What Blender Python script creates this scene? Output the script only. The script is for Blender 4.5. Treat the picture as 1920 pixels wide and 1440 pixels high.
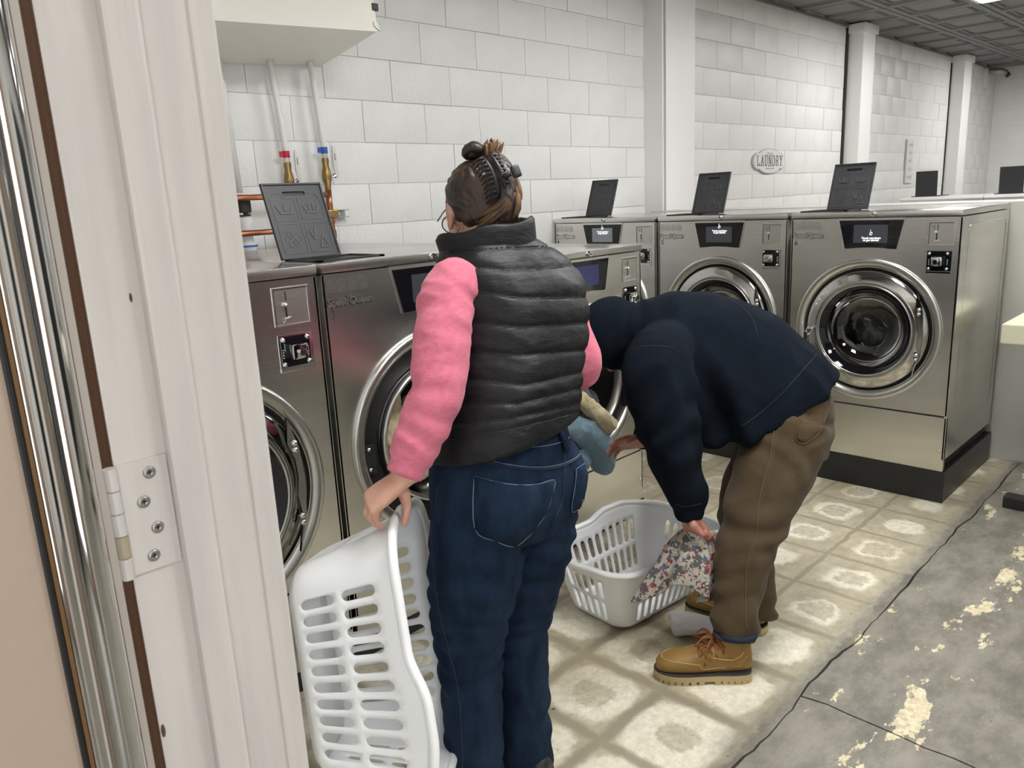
import bpy, bmesh, math, random
from mathutils import Vector, Matrix, noise, geometry
from mathutils.bvhtree import BVHTree
PI = math.pi
random.seed(7)
for o in list(bpy.data.objects): bpy.data.objects.remove(o)
S = bpy.context.scene
C = S.collection
# ------------------------------------------------------------------ camera
CAM = Vector((0, 0, 1.5)); FPX = 1458.0855
YAW, PIT, ROL = 0.788190544, 0.232232842, -0.0493581698
_f = Vector((math.cos(YAW)*math.cos(PIT), math.sin(YAW)*math.cos(PIT), -math.sin(PIT)))
_r = _f.cross(Vector((0, 0, 1))).normalized(); _u = _r.cross(_f)
CR = _r*math.cos(ROL)+_u*math.sin(ROL); CU = -_r*math.sin(ROL)+_u*math.cos(ROL); CF = _f
cd = bpy.data.cameras.new('camera'); cam = bpy.data.objects.new('camera', cd); C.objects.link(cam)
M = Matrix((CR, CU, -CF)).transposed().to_4x4(); M.translation = CAM; cam.matrix_world = M
cd.sensor_width = 36; cd.sensor_fit = 'HORIZONTAL'; cd.lens = FPX/1920*36; cd.clip_start = 0.02
cd.dof.use_dof = True; cd.dof.focus_distance = 2.9; cd.dof.aperture_fstop = 20
S.camera = cam
def at(x, y, d):                      # a point of the room seen at pixel (x, y) at depth d
    return CAM + (CF + CR*((x-960)/FPX) - CU*((y-720)/FPX))*d
def ray(x, y): return (CF + CR*((x-960)/FPX) - CU*((y-720)/FPX)).normalized()
# ------------------------------------------------------------------ world, exposure
w = bpy.data.worlds.new('hall'); S.world = w; w.use_nodes = True
w.node_tree.nodes['Background'].inputs[0].default_value = (1.0, 0.93, 0.84, 1)
w.node_tree.nodes['Background'].inputs[1].default_value = 1.05
S.view_settings.view_transform = 'Standard'; S.view_settings.look = 'None'
S.view_settings.gamma = 1; S.view_settings.use_curve_mapping = False
S.view_settings.exposure = 0.42
LAMP = 19.5        # radiance of the ceiling troffers' diffusers
S.cycles.max_bounces = 8; S.cycles.transparent_max_bounces = 12
S.cycles.sample_clamp_indirect = 6
S.cycles.use_denoising = True
# ------------------------------------------------------------------ materials
MATS = {}
def mat(name, col, rough=0.5, metal=0.0, spec=None, bump=None, sheen=0, coat=0, emit=None, aniso=0, var=None, subs=0):
    """bump=(scale, strength, (sx,sy,sz), detail); var=(col2, scale, (sx,sy,sz), lo, hi)"""
    m = bpy.data.materials.new(name); m.use_nodes = True; MATS[name] = m
    t = m.node_tree; b = t.nodes['Principled BSDF']
    b.inputs['Base Color'].default_value = (*col, 1); b.inputs['Roughness'].default_value = rough
    b.inputs['Metallic'].default_value = metal
    if spec is not None: b.inputs['Specular IOR Level'].default_value = spec
    if sheen: b.inputs['Sheen Weight'].default_value = sheen; b.inputs['Sheen Roughness'].default_value = .5
    if coat: b.inputs['Coat Weight'].default_value = coat
    if aniso: b.inputs['Anisotropic'].default_value = aniso
    if subs:
        b.inputs['Subsurface Weight'].default_value = subs; b.inputs['Subsurface Radius'].default_value = (.012, .005, .003)
        b.inputs['Subsurface Scale'].default_value = 1
    if emit: b.inputs['Emission Color'].default_value = (*emit[0], 1); b.inputs['Emission Strength'].default_value = emit[1]
    if bump or var:
        tc = t.nodes.new('ShaderNodeTexCoord')
    if bump:
        mp = t.nodes.new('ShaderNodeMapping'); mp.inputs['Scale'].default_value = bump[2]
        n = t.nodes.new('ShaderNodeTexNoise'); n.inputs['Scale'].default_value = bump[0]
        n.inputs['Detail'].default_value = bump[3] if len(bump) > 3 else 4
        bp = t.nodes.new('ShaderNodeBump'); bp.inputs['Strength'].default_value = bump[1]; bp.inputs['Distance'].default_value = .01
        t.links.new(tc.outputs['Object'], mp.inputs[0]); t.links.new(mp.outputs[0], n.inputs[0])
        t.links.new(n.outputs[0], bp.inputs['Height']); t.links.new(bp.outputs[0], b.inputs['Normal'])
    if var:
        mp = t.nodes.new('ShaderNodeMapping'); mp.inputs['Scale'].default_value = var[2]
        n = t.nodes.new('ShaderNodeTexNoise'); n.inputs['Scale'].default_value = var[1]; n.inputs['Detail'].default_value = 6
        r = t.nodes.new('ShaderNodeValToRGB'); r.color_ramp.elements[0].position = var[3]; r.color_ramp.elements[1].position = var[4]
        r.color_ramp.elements[0].color = (*col, 1); r.color_ramp.elements[1].color = (*var[0], 1)
        t.links.new(tc.outputs['Object'], mp.inputs[0]); t.links.new(mp.outputs[0], n.inputs[0])
        t.links.new(n.outputs[0], r.inputs[0]); t.links.new(r.outputs[0], b.inputs['Base Color'])
    return m
def N(t, typ, **kw):
    n = t.nodes.new(typ)
    for k, v in kw.items():
        if k.startswith('i_'): n.inputs[int(k[2:])].default_value = v
        else: setattr(n, k, v)
    return n
block_w = mat('painted_block', (.79, .79, .78), .42, bump=(42, .30, (1, 1, 1), 9), var=((.73, .73, .72), 3, (1, 1, 1), .35, .75))
wall_w = mat('white_wall', (.78, .78, .755), .6, bump=(30, .1, (1, 1, 1)))
mortar = mat('painted_mortar', (.70, .70, .69), .6)
far_w = mat('side_wall', (.78, .775, .75), .6)
pillar_w = mat('pillar_paint', (.80, .80, .79), .45, bump=(12, .05, (1, 1, 1)))
jamb_m = mat('jamb_paint', (.66, .625, .585), .42, bump=(9, .25, (6, 6, .6)), var=((.58, .55, .52), 5, (8, 8, .7), .35, .7))
door_m = mat('door_beige', (.45, .355, .28), .5, bump=(60, .08, (1, 1, 1)))
cream = mat('cream_metal', (.86, .83, .75), .25)
ceil_m = mat('charcoal_tile', (.18, .183, .186), .55)
steel = mat('brushed_steel', (.74, .73, .695), .27, 1.0, bump=(9, .05, (.6, 8, 60), 6), aniso=.45, var=((.63, .62, .585), 2.2, (.5, 1, 7), .3, .75))
steel2 = mat('rolled_steel', (.70, .69, .66), .30, 1.0)
steel_top = mat('steel_top', (.66, .65, .62), .2, 1.0)
chrome = mat('chrome', (.70, .70, .69), .07, 1.0)
darkchrome = mat('dark_chrome', (.30, .295, .28), .09, 1.0); midchrome = mat('mid_chrome', (.50, .495, .48), .10, 1.0)
drum_m = mat('drum_steel', (.30, .295, .28), .32, 1.0)
blackp = mat('black_plastic', (.016, .017, .019), .42)
lidgrey = mat('lid_plastic', (.040, .042, .046), .45); lidline = mat('lid_relief', (.095, .098, .105), .4)  # relief coloured lighter to stand for highlights on the raised lines
blackg = mat('black_gloss', (.006, .006, .008), .06)
rubber = mat('black_rubber', (.008, .008, .008), .5)
plinth_m = mat('black_paint', (.012, .012, .013), .38, bump=(14, .1, (1, 1, 1)))
screen_m = mat('screen', (.02, .021, .024), .12, emit=((.6, .65, .75), .035))
screen_g = mat('screen_grey', (.06, .063, .068), .2, emit=((.6, .65, .7), .14))
screen_b = mat('screen_navy', (.012, .014, .05), .12, emit=((.2, .25, .8), .045))
text_w = mat('screen_text', (.9, .9, .9), .5, emit=((1, 1, 1), .9))
ink = mat('ink', (.03, .03, .03), .6)
ink_g = mat('ink_grey', (.16, .155, .14), .5, .4)
logo_b = mat('logo_edge', (.03, .03, .03), .4)
brass = mat('aged_brass', (.33, .22, .09), .4, .9, bump=(50, .3, (1, 1, 1)))
copper = mat('copper', (.42, .17, .09), .33, .9, var=((.25, .11, .07), 8, (1, 1, 1), .4, .7))
pvc = mat('white_pvc', (.75, .76, .76), .35)
pipe_w = mat('painted_pipe', (.72, .72, .69), .4, bump=(25, .1, (1, 1, .3)))
galv = mat('galvanised', (.40, .41, .40), .4, .9)
redt = mat('red_tape', (.50, .02, .05), .5)
bluet = mat('blue_tape', (.02, .10, .42), .5)
white_pl = mat('white_plastic', (.88, .89, .90), .33)
panel_g = mat('grey_panel', (.52, .515, .48), .38, .15)
sign_m = mat('sign_white', (.70, .70, .69), .5)
sign_e = mat('sign_edge', (.46, .46, .45), .5)
pinkp = mat('pink_plastic', (.72, .19, .27), .4)
def thin_glass(name, tint, lo, hi):
    m = bpy.data.materials.new(name); m.use_nodes = True; t = m.node_tree
    t.nodes.remove(t.nodes['Principled BSDF'])
    tr = N(t, 'ShaderNodeBsdfTransparent'); tr.inputs[0].default_value = (*tint, 1)
    gl = N(t, 'ShaderNodeBsdfGlossy'); gl.inputs['Roughness'].default_value = .03; gl.inputs[0].default_value = (1, 1, 1, 1)
    lw = N(t, 'ShaderNodeLayerWeight'); lw.inputs[0].default_value = .35
    mr = N(t, 'ShaderNodeMapRange'); mr.inputs['To Min'].default_value = lo; mr.inputs['To Max'].default_value = hi
    mx = N(t, 'ShaderNodeMixShader')
    t.links.new(lw.outputs['Fresnel'], mr.inputs[0]); t.links.new(mr.outputs[0], mx.inputs[0])
    t.links.new(tr.outputs[0], mx.inputs[1]); t.links.new(gl.outputs[0], mx.inputs[2])
    t.links.new(mx.outputs[0], t.nodes['Material Output'].inputs[0]); return m
glass_m = thin_glass('door_glass', (.42, .43, .43), .05, .6)
lens_m = thin_glass('lens_glass', (.95, .95, .95), .04, .5)
def floor_material():
    m = bpy.data.materials.new('worn_concrete'); m.use_nodes = True; t = m.node_tree; L = t.links.new
    b = t.nodes['Principled BSDF']
    geo = N(t, 'ShaderNodeNewGeometry'); sep = N(t, 'ShaderNodeSeparateXYZ'); L(geo.outputs['Position'], sep.inputs[0])
    def mth(op, a, c=None, cl=False, d=None):
        n = N(t, 'ShaderNodeMath', operation=op, use_clamp=cl)
        for i, v in enumerate((a, c, d)):
            if v is None: continue
            if isinstance(v, (int, float)): n.inputs[i].default_value = v
            else: L(v, n.inputs[i])
        return n.outputs[0]
    def nz(scale, detail=4, rough=.55, stretch=(1, 1, 1), off=0):
        mp = N(t, 'ShaderNodeMapping'); mp.inputs['Scale'].default_value = stretch; mp.inputs['Location'].default_value = (off, off*.7, 0)
        n = N(t, 'ShaderNodeTexNoise'); n.inputs['Scale'].default_value = scale; n.inputs['Detail'].default_value = detail
        n.inputs['Roughness'].default_value = rough; L(geo.outputs['Position'], mp.inputs[0]); L(mp.outputs[0], n.inputs[0])
        return n.outputs['Fac']
    def ramp(v, lo, hi):
        n = N(t, 'ShaderNodeMapRange', interpolation_type='SMOOTHSTEP'); L(v, n.inputs[0])
        for k_, v_ in (('From Min', lo), ('From Max', hi)):
            if isinstance(v_, (int, float)): n.inputs[k_].default_value = v_
            else: L(v_, n.inputs[k_])
        return n.outputs[0]
    def mix(fac, a, c):
        n = N(t, 'ShaderNodeMix', data_type='RGBA')
        if isinstance(fac, (int, float)): n.inputs[0].default_value = fac
        else: L(fac, n.inputs[0])
        for i, v in ((6, a), (7, c)):
            if isinstance(v, tuple): n.inputs[i].default_value = (*v, 1)
            else: L(v, n.inputs[i])
        return n.outputs[2]
    warp = mth('MULTIPLY', mth('SUBTRACT', nz(9, 3), .5), .035)
    P = .3055
    def cell(v, o):                       # signed distance from the tile centre, -0.5..0.5
        return mth('SUBTRACT', mth('FRACT', mth('DIVIDE', mth('ADD', mth('SUBTRACT', v, o), warp), P)), .5)
    cx, cy = cell(sep.outputs[0], 1.488-P*4), cell(sep.outputs[1], 1.2135-P*8)
    ax, ay = mth('ABSOLUTE', cx), mth('ABSOLUTE', cy)
    edge = mth('MAXIMUM', ax, ay)
    # per tile random
    idx = N(t, 'ShaderNodeCombineXYZ')
    L(mth('FLOOR', mth('DIVIDE', mth('SUBTRACT', sep.outputs[0], 1.488-P*4), P)), idx.inputs[0])
    L(mth('FLOOR', mth('DIVIDE', mth('SUBTRACT', sep.outputs[1], 1.2135-P*8), P)), idx.inputs[1])
    wn = N(t, 'ShaderNodeTexWhiteNoise', noise_dimensions='3D'); L(idx.outputs[0], wn.inputs[0]); rnd = wn.outputs[0]
    n1 = nz(14, 7, .68); n2 = nz(3.2, 5); n3 = nz(60, 4, .6); n4 = nz(1.1, 3); n5 = nz(38, 8, .72); n6 = nz(7, 6, .62, off=3)
    rad = mth('SQRT', mth('ADD', mth('MULTIPLY', cx, cx), mth('MULTIPLY', cy, cy)))
    rb = mth('ADD', mth('MULTIPLY', rad, .55), mth('MULTIPLY', edge, .45))                   # rounded square distance
    far = ramp(mth('ADD', sep.outputs[0], mth('MULTIPLY', sep.outputs[1], .35)), 2.45, 3.05)  # tiles far from the door keep more of their tan
    wob = mth('ADD', mth('MULTIPLY', mth('SUBTRACT', n6, .5), .42), mth('MULTIPLY', mth('SUBTRACT', n5, .5), .16))
    rr = mth('ADD', rb, wob)
    lim = mth('SUBTRACT', mth('ADD', .43, mth('MULTIPLY', mth('SUBTRACT', rnd, .5), .08)), mth('MULTIPLY', far, .17))
    d_ = mth('SUBTRACT', rr, lim)
    pale = ramp(d_, .045, -.055)
    inner = mth('ADD', rb, mth('MULTIPLY', wob, .8))
    blot = mth('MULTIPLY', ramp(inner, .225, .165), ramp(rnd, .33, .42))
    band = ramp(mth('ADD', edge, mth('MULTIPLY', mth('SUBTRACT', n1, .5), .09)), mth('ADD', .405, mth('MULTIPLY', far, .055)), .475)
    tan_ = mix(ramp(n1, .3, .7), (.36, .315, .215), (.52, .47, .345))
    pale_ = mix(ramp(n5, .35, .7), (.68, .635, .50), (.88, .84, .70))
    col = mix(mth('MULTIPLY', pale, .92), tan_, pale_)
    col = mix(mth('MULTIPLY', blot, .78), col, mix(ramp(n5, .35, .65), (.37, .325, .23), (.54, .49, .37)))
    col = mix(mth('MULTIPLY', band, .85), col, mix(n2, (.22, .195, .14), (.35, .31, .225)))
    col = mix(mth('MULTIPLY', ramp(n4, .55, .68), .5), col, mix(n5, (.22, .18, .11), (.42, .34, .20)))
    # grey concrete aisle right of the joint at y = .88
    st = nz(6, 10, .74, (.75, 1.25, 1), 2); st2 = nz(24, 9, .78, (.8, 1.2, 1), 8)
    g1 = mix(ramp(st, .32, .68), (.135, .125, .10), (.275, .258, .212))
    g1 = mix(mth('MULTIPLY', ramp(st2, .56, .72), .75), g1, (.37, .35, .29))
    g1 = mix(mth('MULTIPLY', ramp(nz(4, 9, .74, (.8, 1.2, 1), 13), .54, .66), .55), g1, (.10, .095, .082))
    pn = nz(6.5, 10, .68, (.75, 1.5, 1), 5)
    yl = mth('ABSOLUTE', mth('SUBTRACT', sep.outputs[1], .60))
    yl2 = mth('ABSOLUTE', mth('SUBTRACT', sep.outputs[1], .83))
    mask = mth('MAXIMUM', ramp(yl, .12, .02), mth('MULTIPLY', ramp(yl2, .07, .01), .62))
    paint = ramp(mth('ADD', pn, mth('MULTIPLY', mask, .155)), .668, .684)
    g1 = mix(paint, g1, mix(ramp(n5, .3, .7), (.50, .41, .22), (.78, .72, .54)))
    g1 = mix(mth('MULTIPLY', ramp(nz(17, 9, .75, (1, 1, 1), 21), .655, .675), .8), g1, (.55, .50, .38))
    aisle = ramp(mth('ADD', sep.outputs[1], mth('MULTIPLY', mth('SUBTRACT', n1, .5), .08)), .915, .895)
    strip = ramp(mth('ADD', sep.outputs[1], mth('MULTIPLY', mth('SUBTRACT', n6, .5), .14)), .985, .90)
    col = mix(mth('MULTIPLY', strip, .85), col, mix(ramp(st2, .3, .7), (.20, .185, .145), (.36, .335, .27)))
    col = mix(aisle, col, g1)
    col = mix(mth('MULTIPLY', ramp(n3, .60, .72), .35), col, (.13, .12, .10))
    col = mix(mth('MULTIPLY', ramp(nz(31, 3, .5, off=40), .735, .75), .8), col, (.05, .045, .04))
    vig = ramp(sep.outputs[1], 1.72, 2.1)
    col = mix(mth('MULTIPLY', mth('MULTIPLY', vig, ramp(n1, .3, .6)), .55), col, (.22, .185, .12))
    L(col, b.inputs['Base Color'])
    L(mth('ADD', mth('MULTIPLY', n1, .25), .38), b.inputs['Roughness'])
    bp = N(t, 'ShaderNodeBump'); bp.inputs['Strength'].default_value = .25; bp.inputs['Distance'].default_value = .004
    L(mth('ADD', n1, mth('MULTIPLY', n3, .6)), bp.inputs['Height']); L(bp.outputs[0], b.inputs['Normal'])
    return m
floor_m = floor_material()
# ------------------------------------------------------------------ building helpers
def obj(name, bm, m, parent=None, smooth=False, angle=None, **props):
    if isinstance(bm, bmesh.types.BMesh):
        bmesh.ops.recalc_face_normals(bm, faces=bm.faces)
        me = bpy.data.meshes.new(name); bm.to_mesh(me); bm.free()
    else: me = bm; me.name = name
    me.materials.clear()
    for mm in (m if isinstance(m, (list, tuple)) else [m]): me.materials.append(mm)
    if smooth: me.shade_smooth()
    if angle is not None:
        me.shade_smooth(); me.set_sharp_from_angle(angle=math.radians(angle))
    o = bpy.data.objects.new(name, me); C.objects.link(o)
    if parent: o.parent = parent
    for k, v in props.items(): o[k] = v
    return o
def thing(name, label, cat, loc=(0, 0, 0), rz=0, group=None):
    o = bpy.data.objects.new(name, None); C.objects.link(o); o.location = loc; o.rotation_euler = (0, 0, rz)
    o.empty_display_size = .1; o['label'] = label; o['category'] = cat
    if group: o['group'] = group
    return o
def tag(o, label, cat, group=None):
    o['label'] = label; o['category'] = cat
    if group: o['group'] = group
    return o
def struct(o): o['kind'] = 'structure'; return o
def nb(): return bmesh.new()
def box(bm, x0, x1, y0, y1, z0, z1, bev=0, mi=0):
    r = bmesh.ops.create_cube(bm, size=1)
    vs = r['verts']
    for v in vs: v.co = Vector(((x0+x1)/2+v.co.x*(x1-x0), (y0+y1)/2+v.co.y*(y1-y0), (z0+z1)/2+v.co.z*(z1-z0)))
    fs = {f for v in vs for f in v.link_faces}
    for f in fs: f.material_index = mi
    if bev:
        es = list({e for v in vs for e in v.link_edges})
        bmesh.ops.bevel(bm, geom=es, offset=bev, segments=2, profile=.6, affect='EDGES')
    return vs
def ring_faces(bm, rings, closed=True, caps=True, mi=0):
    n = len(rings[0])
    for a, b in zip(rings, rings[1:]):
        for i in range(n if closed else n-1):
            j = (i+1) % n
            f = bm.faces.new((a[i], a[j], b[j], b[i])); f.material_index = mi
    if caps and closed:
        for r in (rings[0], rings[-1]):
            f = bm.faces.new(r); f.material_index = mi
def frames(pts):
    """parallel transport frames along a polyline"""
    pts = [Vector(p) for p in pts]; T = []
    for i in range(len(pts)):
        a = pts[max(i-1, 0)]; b = pts[min(i+1, len(pts)-1)]; T.append((b-a).normalized())
    ref = Vector((0, 0, 1)) if abs(T[0].z) < .9 else Vector((1, 0, 0))
    n = (ref-T[0]*ref.dot(T[0])).normalized(); out = []
    for i, tt in enumerate(T):
        n = (n-tt*n.dot(tt)).normalized(); out.append((pts[i], n, tt.cross(n)))
    return out
def tube(bm, pts, rad, n=10, caps=True, mi=0, flat=1.0):
    fr = frames(pts); rings = []
    for i, (p, a, b) in enumerate(fr):
        r = rad[i] if isinstance(rad, (list, tuple)) else rad
        rings.append([bm.verts.new(p+a*(r*math.cos(k*2*PI/n))+b*(r*flat*math.sin(k*2*PI/n))) for k in range(n)])
    ring_faces(bm, rings, True, caps, mi)
def cr(pts, n=6):
    """Catmull-Rom through points; works on tuples of any length"""
    P = [tuple(p) for p in pts]; out = []
    for i in range(len(P)-1):
        p0, p1, p2, p3 = P[max(i-1, 0)], P[i], P[i+1], P[min(i+2, len(P)-1)]
        for k in range(n):
            t = k/n
            out.append(tuple(.5*(2*b+(c-a)*t+(2*a-5*b+4*c-d)*t*t+(3*b-a-3*c+d)*t**3) for a, b, c, d in zip(p0, p1, p2, p3)))
    out.append(P[-1]); return out
def loft(bm, rings, n=20, mi=0, pw=2.0):
    """rings: (centre, axis1*ra, axis2*rb)"""
    R = []
    for c, a, b in rings:
        c, a, b = Vector(c), Vector(a), Vector(b); row = []
        for k in range(n):
            t = 2*PI*k/n; cs, sn = math.cos(t), math.sin(t)
            if pw != 2: cs = math.copysign(abs(cs)**(2/pw), cs); sn = math.copysign(abs(sn)**(2/pw), sn)
            row.append(bm.verts.new(c+a*cs+b*sn))
        R.append(row)
    ring_faces(bm, R, True, True, mi)
def ball(bm, c, r, seg=16, rot=None, mi=0):
    rr = r if isinstance(r, (tuple, list)) else (r, r, r)
    res = bmesh.ops.create_uvsphere(bm, u_segments=seg, v_segments=max(6, seg//2), radius=1)
    for v in res['verts']:
        q = Vector((v.co.x*rr[0], v.co.y*rr[1], v.co.z*rr[2]))
        v.co = Vector(c)+(rot @ q if rot else q)
        for f in v.link_faces: f.material_index = mi
def cyl(bm, p0, p1, r, n=16, r2=None, mi=0):
    tube(bm, [p0, p1], [r, r if r2 is None else r2], n, True, mi)
def lathe(bm, prof, c, n=48, mi=0, a0=0, a1=2*PI):
    """prof: (radius, depth) about an axis along local y through c=(x, y, z)"""
    full = abs(a1-a0-2*PI) < 1e-6; R = []
    cnt = n if full else n+1
    for r, d in prof:
        R.append([bm.verts.new((c[0]+r*math.cos(a0+(a1-a0)*k/n), c[1]+d, c[2]+r*math.sin(a0+(a1-a0)*k/n))) for k in range(cnt)])
    ring_faces(bm, R, full, False, mi)
def prism(bm, poly, y0, y1, mi=0):
    """polygon in x,z extruded along y"""
    a = [bm.verts.new((x, y0, z)) for x, z in poly]; b = [bm.verts.new((x, y1, z)) for x, z in poly]
    ring_faces(bm, [a, b], True, True, mi)
def cdt(points, loops, keep):
    """triangulate a plane region: extra points, constrained closed loops, keep(cx,cy)"""
    pts = [Vector(p) for p in points]; ed = []
    for lp in loops:
        s = len(pts); pts += [Vector(p) for p in lp]; ed += [(s+i, s+(i+1) % len(lp)) for i in range(len(lp))]
    v, e, f, *_ = geometry.delaunay_2d_cdt(pts, ed, [], 0, 1e-7)
    return v, [t for t in f if keep(sum(v[i].x for i in t)/3, sum(v[i].y for i in t)/3)]
def remesh(bm, voxel, sm=6, lam=.5):
    me = bpy.data.meshes.new('tmp'); bmesh.ops.recalc_face_normals(bm, faces=bm.faces); bm.to_mesh(me); bm.free()
    o = bpy.data.objects.new('tmp', me); C.objects.link(o)
    r = o.modifiers.new('r', 'REMESH'); r.mode = 'VOXEL'; r.voxel_size = voxel
    if sm: s = o.modifiers.new('s', 'SMOOTH'); s.factor = lam; s.iterations = sm
    dg = bpy.context.evaluated_depsgraph_get(); out = bpy.data.meshes.new_from_object(o.evaluated_get(dg))
    bpy.data.objects.remove(o); bpy.data.meshes.remove(me); return out
def displace(me, fn):
    """fn(co, normal) -> offset along normal"""
    ns = [v.normal.copy() for v in me.vertices]
    for v, n in zip(me.vertices, ns): v.co += n*fn(v.co, n)
    me.update()
def sstep(a, b, x):
    t = min(1, max(0, (x-a)/(b-a))); return t*t*(3-2*t)
TXT = {}
def text_mesh(s, size, ext=.001, off=0, sx=1.0, align='LEFT'):
    key = (s, size, ext, off, sx, align)
    if key not in TXT:
        cu = bpy.data.curves.new('lettering', 'FONT'); cu.body = s; cu.size = size; cu.extrude = ext; cu.offset = off
        cu.align_x = align; cu.align_y = 'CENTER'; cu.resolution_u = 4
        o = bpy.data.objects.new('lettering', cu); C.objects.link(o)
        dg = bpy.context.evaluated_depsgraph_get(); me = bpy.data.meshes.new_from_object(o.evaluated_get(dg))
        bpy.data.objects.remove(o); bpy.data.curves.remove(cu)
        for v in me.vertices: v.co.x *= sx
        TXT[key] = me
    return TXT[key].copy()
def put_text(name, s, size, loc, m, parent, ext=.0006, off=0, sx=1.0, align='LEFT', rot=(PI/2, 0, 0)):
    o = obj(name, text_mesh(s, size, ext, off, sx, align), m, parent); o.location = loc; o.rotation_euler = rot; return o
# ------------------------------------------------------------------ the setting
WY = 3.42; XF = 13.8; YR = -3.2; ZC = 3.03; XN = .335
def poly_slab(name, pts, z0, z1, parent):
    bm = nb(); a = [bm.verts.new((x, y, z0)) for x, y in pts]; b = [bm.verts.new((x, y, z1)) for x, y in pts]
    ring_faces(bm, [a, b], True, True); o = obj(name, bm, floor_m, parent); return o
bm = nb(); box(bm, -2.6, XF+.2, YR-.2, WY+.2, -.12, -.02)
floor = struct(obj('floor', bm, mat('crack_dirt', (.03, .028, .025), .9)))
def jag(a, b, n, amp, seed):
    out = []
    for i in range(n+1):
        t = i/n; p = Vector(a).lerp(Vector(b), t); d = (Vector(b)-Vector(a)).normalized(); pr_ = Vector((-d.y, d.x, 0))
        k = amp*(noise.noise(Vector((t*31+seed, seed, 0)))+.5*noise.noise(Vector((t*97, seed, 3)))+.35*noise.noise(Vector((t*330, 2, seed))))
        q = p+pr_*k; out.append((q.x, q.y))
    return out
J1 = jag((-2.5, .878, 0), (XF, .888, 0), 420, .017, 1.3)
J2 = jag((2.045, .872, 0), (2.03, YR, 0), 60, .011, 8.1)
g = .0029
ix = min(range(len(J1)), key=lambda i: abs(J1[i][0]-2.045))
poly_slab('concrete_slab', [(x, y+g*(1.2+.9*math.sin(x*9))) for x, y in J1]+[(XF, WY), (-2.5, WY)], -.06, 0, floor)
poly_slab('concrete_slab', [(x, y-g) for x, y in J1[:ix]]+[(J1[ix][0]-.006, J1[ix][1]-g)]+[(x-g, y) for x, y in J2[1:]]+[(-2.5, YR)], -.06, 0, floor)
poly_slab('concrete_slab', [(J1[ix][0]+.002, J1[ix][1]-g)]+[(x, y-g) for x, y in J1[ix+1:]]+[(XF, YR)]+[(x+g, y) for x, y in reversed(J2[1:])], -.06, 0, floor)
# back wall of painted concrete blocks
bm = nb(); box(bm, XN-.2, XF+.2, WY+.004, WY+.2, 0, ZC+.1); box(bm, XN-.2, XF, WY, WY+.01, 0, 1.2085)
wall_b = struct(obj('wall_back', bm, mortar))
P, CH = .4043, .2035
bases = {}
def block_mesh(wd, k):
    key = (round(wd, 3), k)
    if key not in bases:
        bm = nb(); box(bm, .0016, wd-.0016, -.001-.0012*k, .02, .0016, CH-.0016, .0026)
        me = bpy.data.meshes.new('concrete_block'); bmesh.ops.recalc_face_normals(bm, faces=bm.faces); bm.to_mesh(me); bm.free()
        me.materials.append(block_w); me.shade_smooth(); me.set_sharp_from_angle(angle=.5); bases[key] = me
    return bases[key]
for cidx in range(9):
    z = 1.2085+CH*cidx
    off = 2.838 if (cidx % 2 == 1) else 2.627
    x = off-math.ceil((off-1.3)/P)*P
    while x < XF-.02:
        wd = min(P, XF-x)
        o = bpy.data.objects.new('concrete_block', block_mesh(wd, random.choice((0, 0, 1, 1, 2)))); C.objects.link(o)
        o.location = (x, WY, z); o.parent = wall_b; x += P
bm = nb(); box(bm, XF, XF+.2, YR-.2, WY+.2, 0, ZC+.1); wall_f = struct(obj('wall_far', bm, wall_w))
bm = nb()
for k in range(14): box(bm, XF-.004, XF+.01, YR, WY, .005+k*CH*1.09, k*CH*1.09+.217, .004)
obj('block_course', bm, block_w, wall_f, kind='stuff')
bm = nb(); box(bm, XN-.2, XF+.2, YR-.2, YR, 0, ZC+.1); wr = struct(obj('wall_right', bm, far_w))
bm = nb(); box(bm, 2.2, 6.4, YR, YR+.06, 0, 2.15, .004); obj('unseen_dark_box', bm, plinth_m, wr)  # unseen dark box, added to darken reflections in the near washers' steel
# wall with the doorway we stand in (laundry side face at x = XN)
bm = nb()
box(bm, .20, XN-.004, .70, WY, 0, ZC+.1); box(bm, .20, XN-.004, YR, -.30, 0, ZC+.1); box(bm, .20, XN-.004, -.30, .70, 2.10, ZC+.1)
struct(obj('wall_near', bm, wall_w))
# ceiling: coffered charcoal tiles
bm = nb(); box(bm, .2, XF, YR, WY, ZC+.045, ZC+.14); ceil = struct(obj('ceiling', bm, mat('ceiling_gap', (.012, .012, .013), .7)))
T = .61
def tile_mesh():
    bm = nb(); h = T/2; g = .006
    prof = [(h-g, .004), (h-g, 0), (h-.055, 0), (h-.062, .016), (h-.085, .018), (h-.092, .030), (h-.125, .032), (h-.14, .012)]
    R = [[bm.verts.new((sx*a*1.0, sy*a*1.0, d)) for sx, sy in ((-1, -1), (1, -1), (1, 1), (-1, 1))] for a, d in prof]
    ring_faces(bm, R, True, False); bm.faces.new(R[-1])
    bmesh.ops.recalc_face_normals(bm, faces=bm.faces)
    me = bpy.data.meshes.new('ceiling_tile'); bm.to_mesh(me); bm.free(); me.materials.append(ceil_m); return me
tm = tile_mesh()
LIGHTS = [(3.63, 1.08), (7.29, 1.69), (10.95, 1.69)]+[(i, j) for i in (1.19, 4.85, 8.51) for j in (-1.36,)]+[(1.19, .47)]
x0 = 8.51-T*13
nx = int((XF-x0)/T)+1
for i in range(nx):
    for j in range(11):
        x, y = x0+i*T, 2.30+.61-T*j
        if x+T/2 < .4 or x+T > XF+.3 or y-T < YR: continue
        if any(lx-.01 <= x < lx+1.2 and ly-.01 <= y < ly+.5 for lx, ly in LIGHTS): continue
        o = bpy.data.objects.new('ceiling_tile', tm); C.objects.link(o); o.location = (x+T/2, y+T/2, ZC); o.parent = ceil
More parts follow.
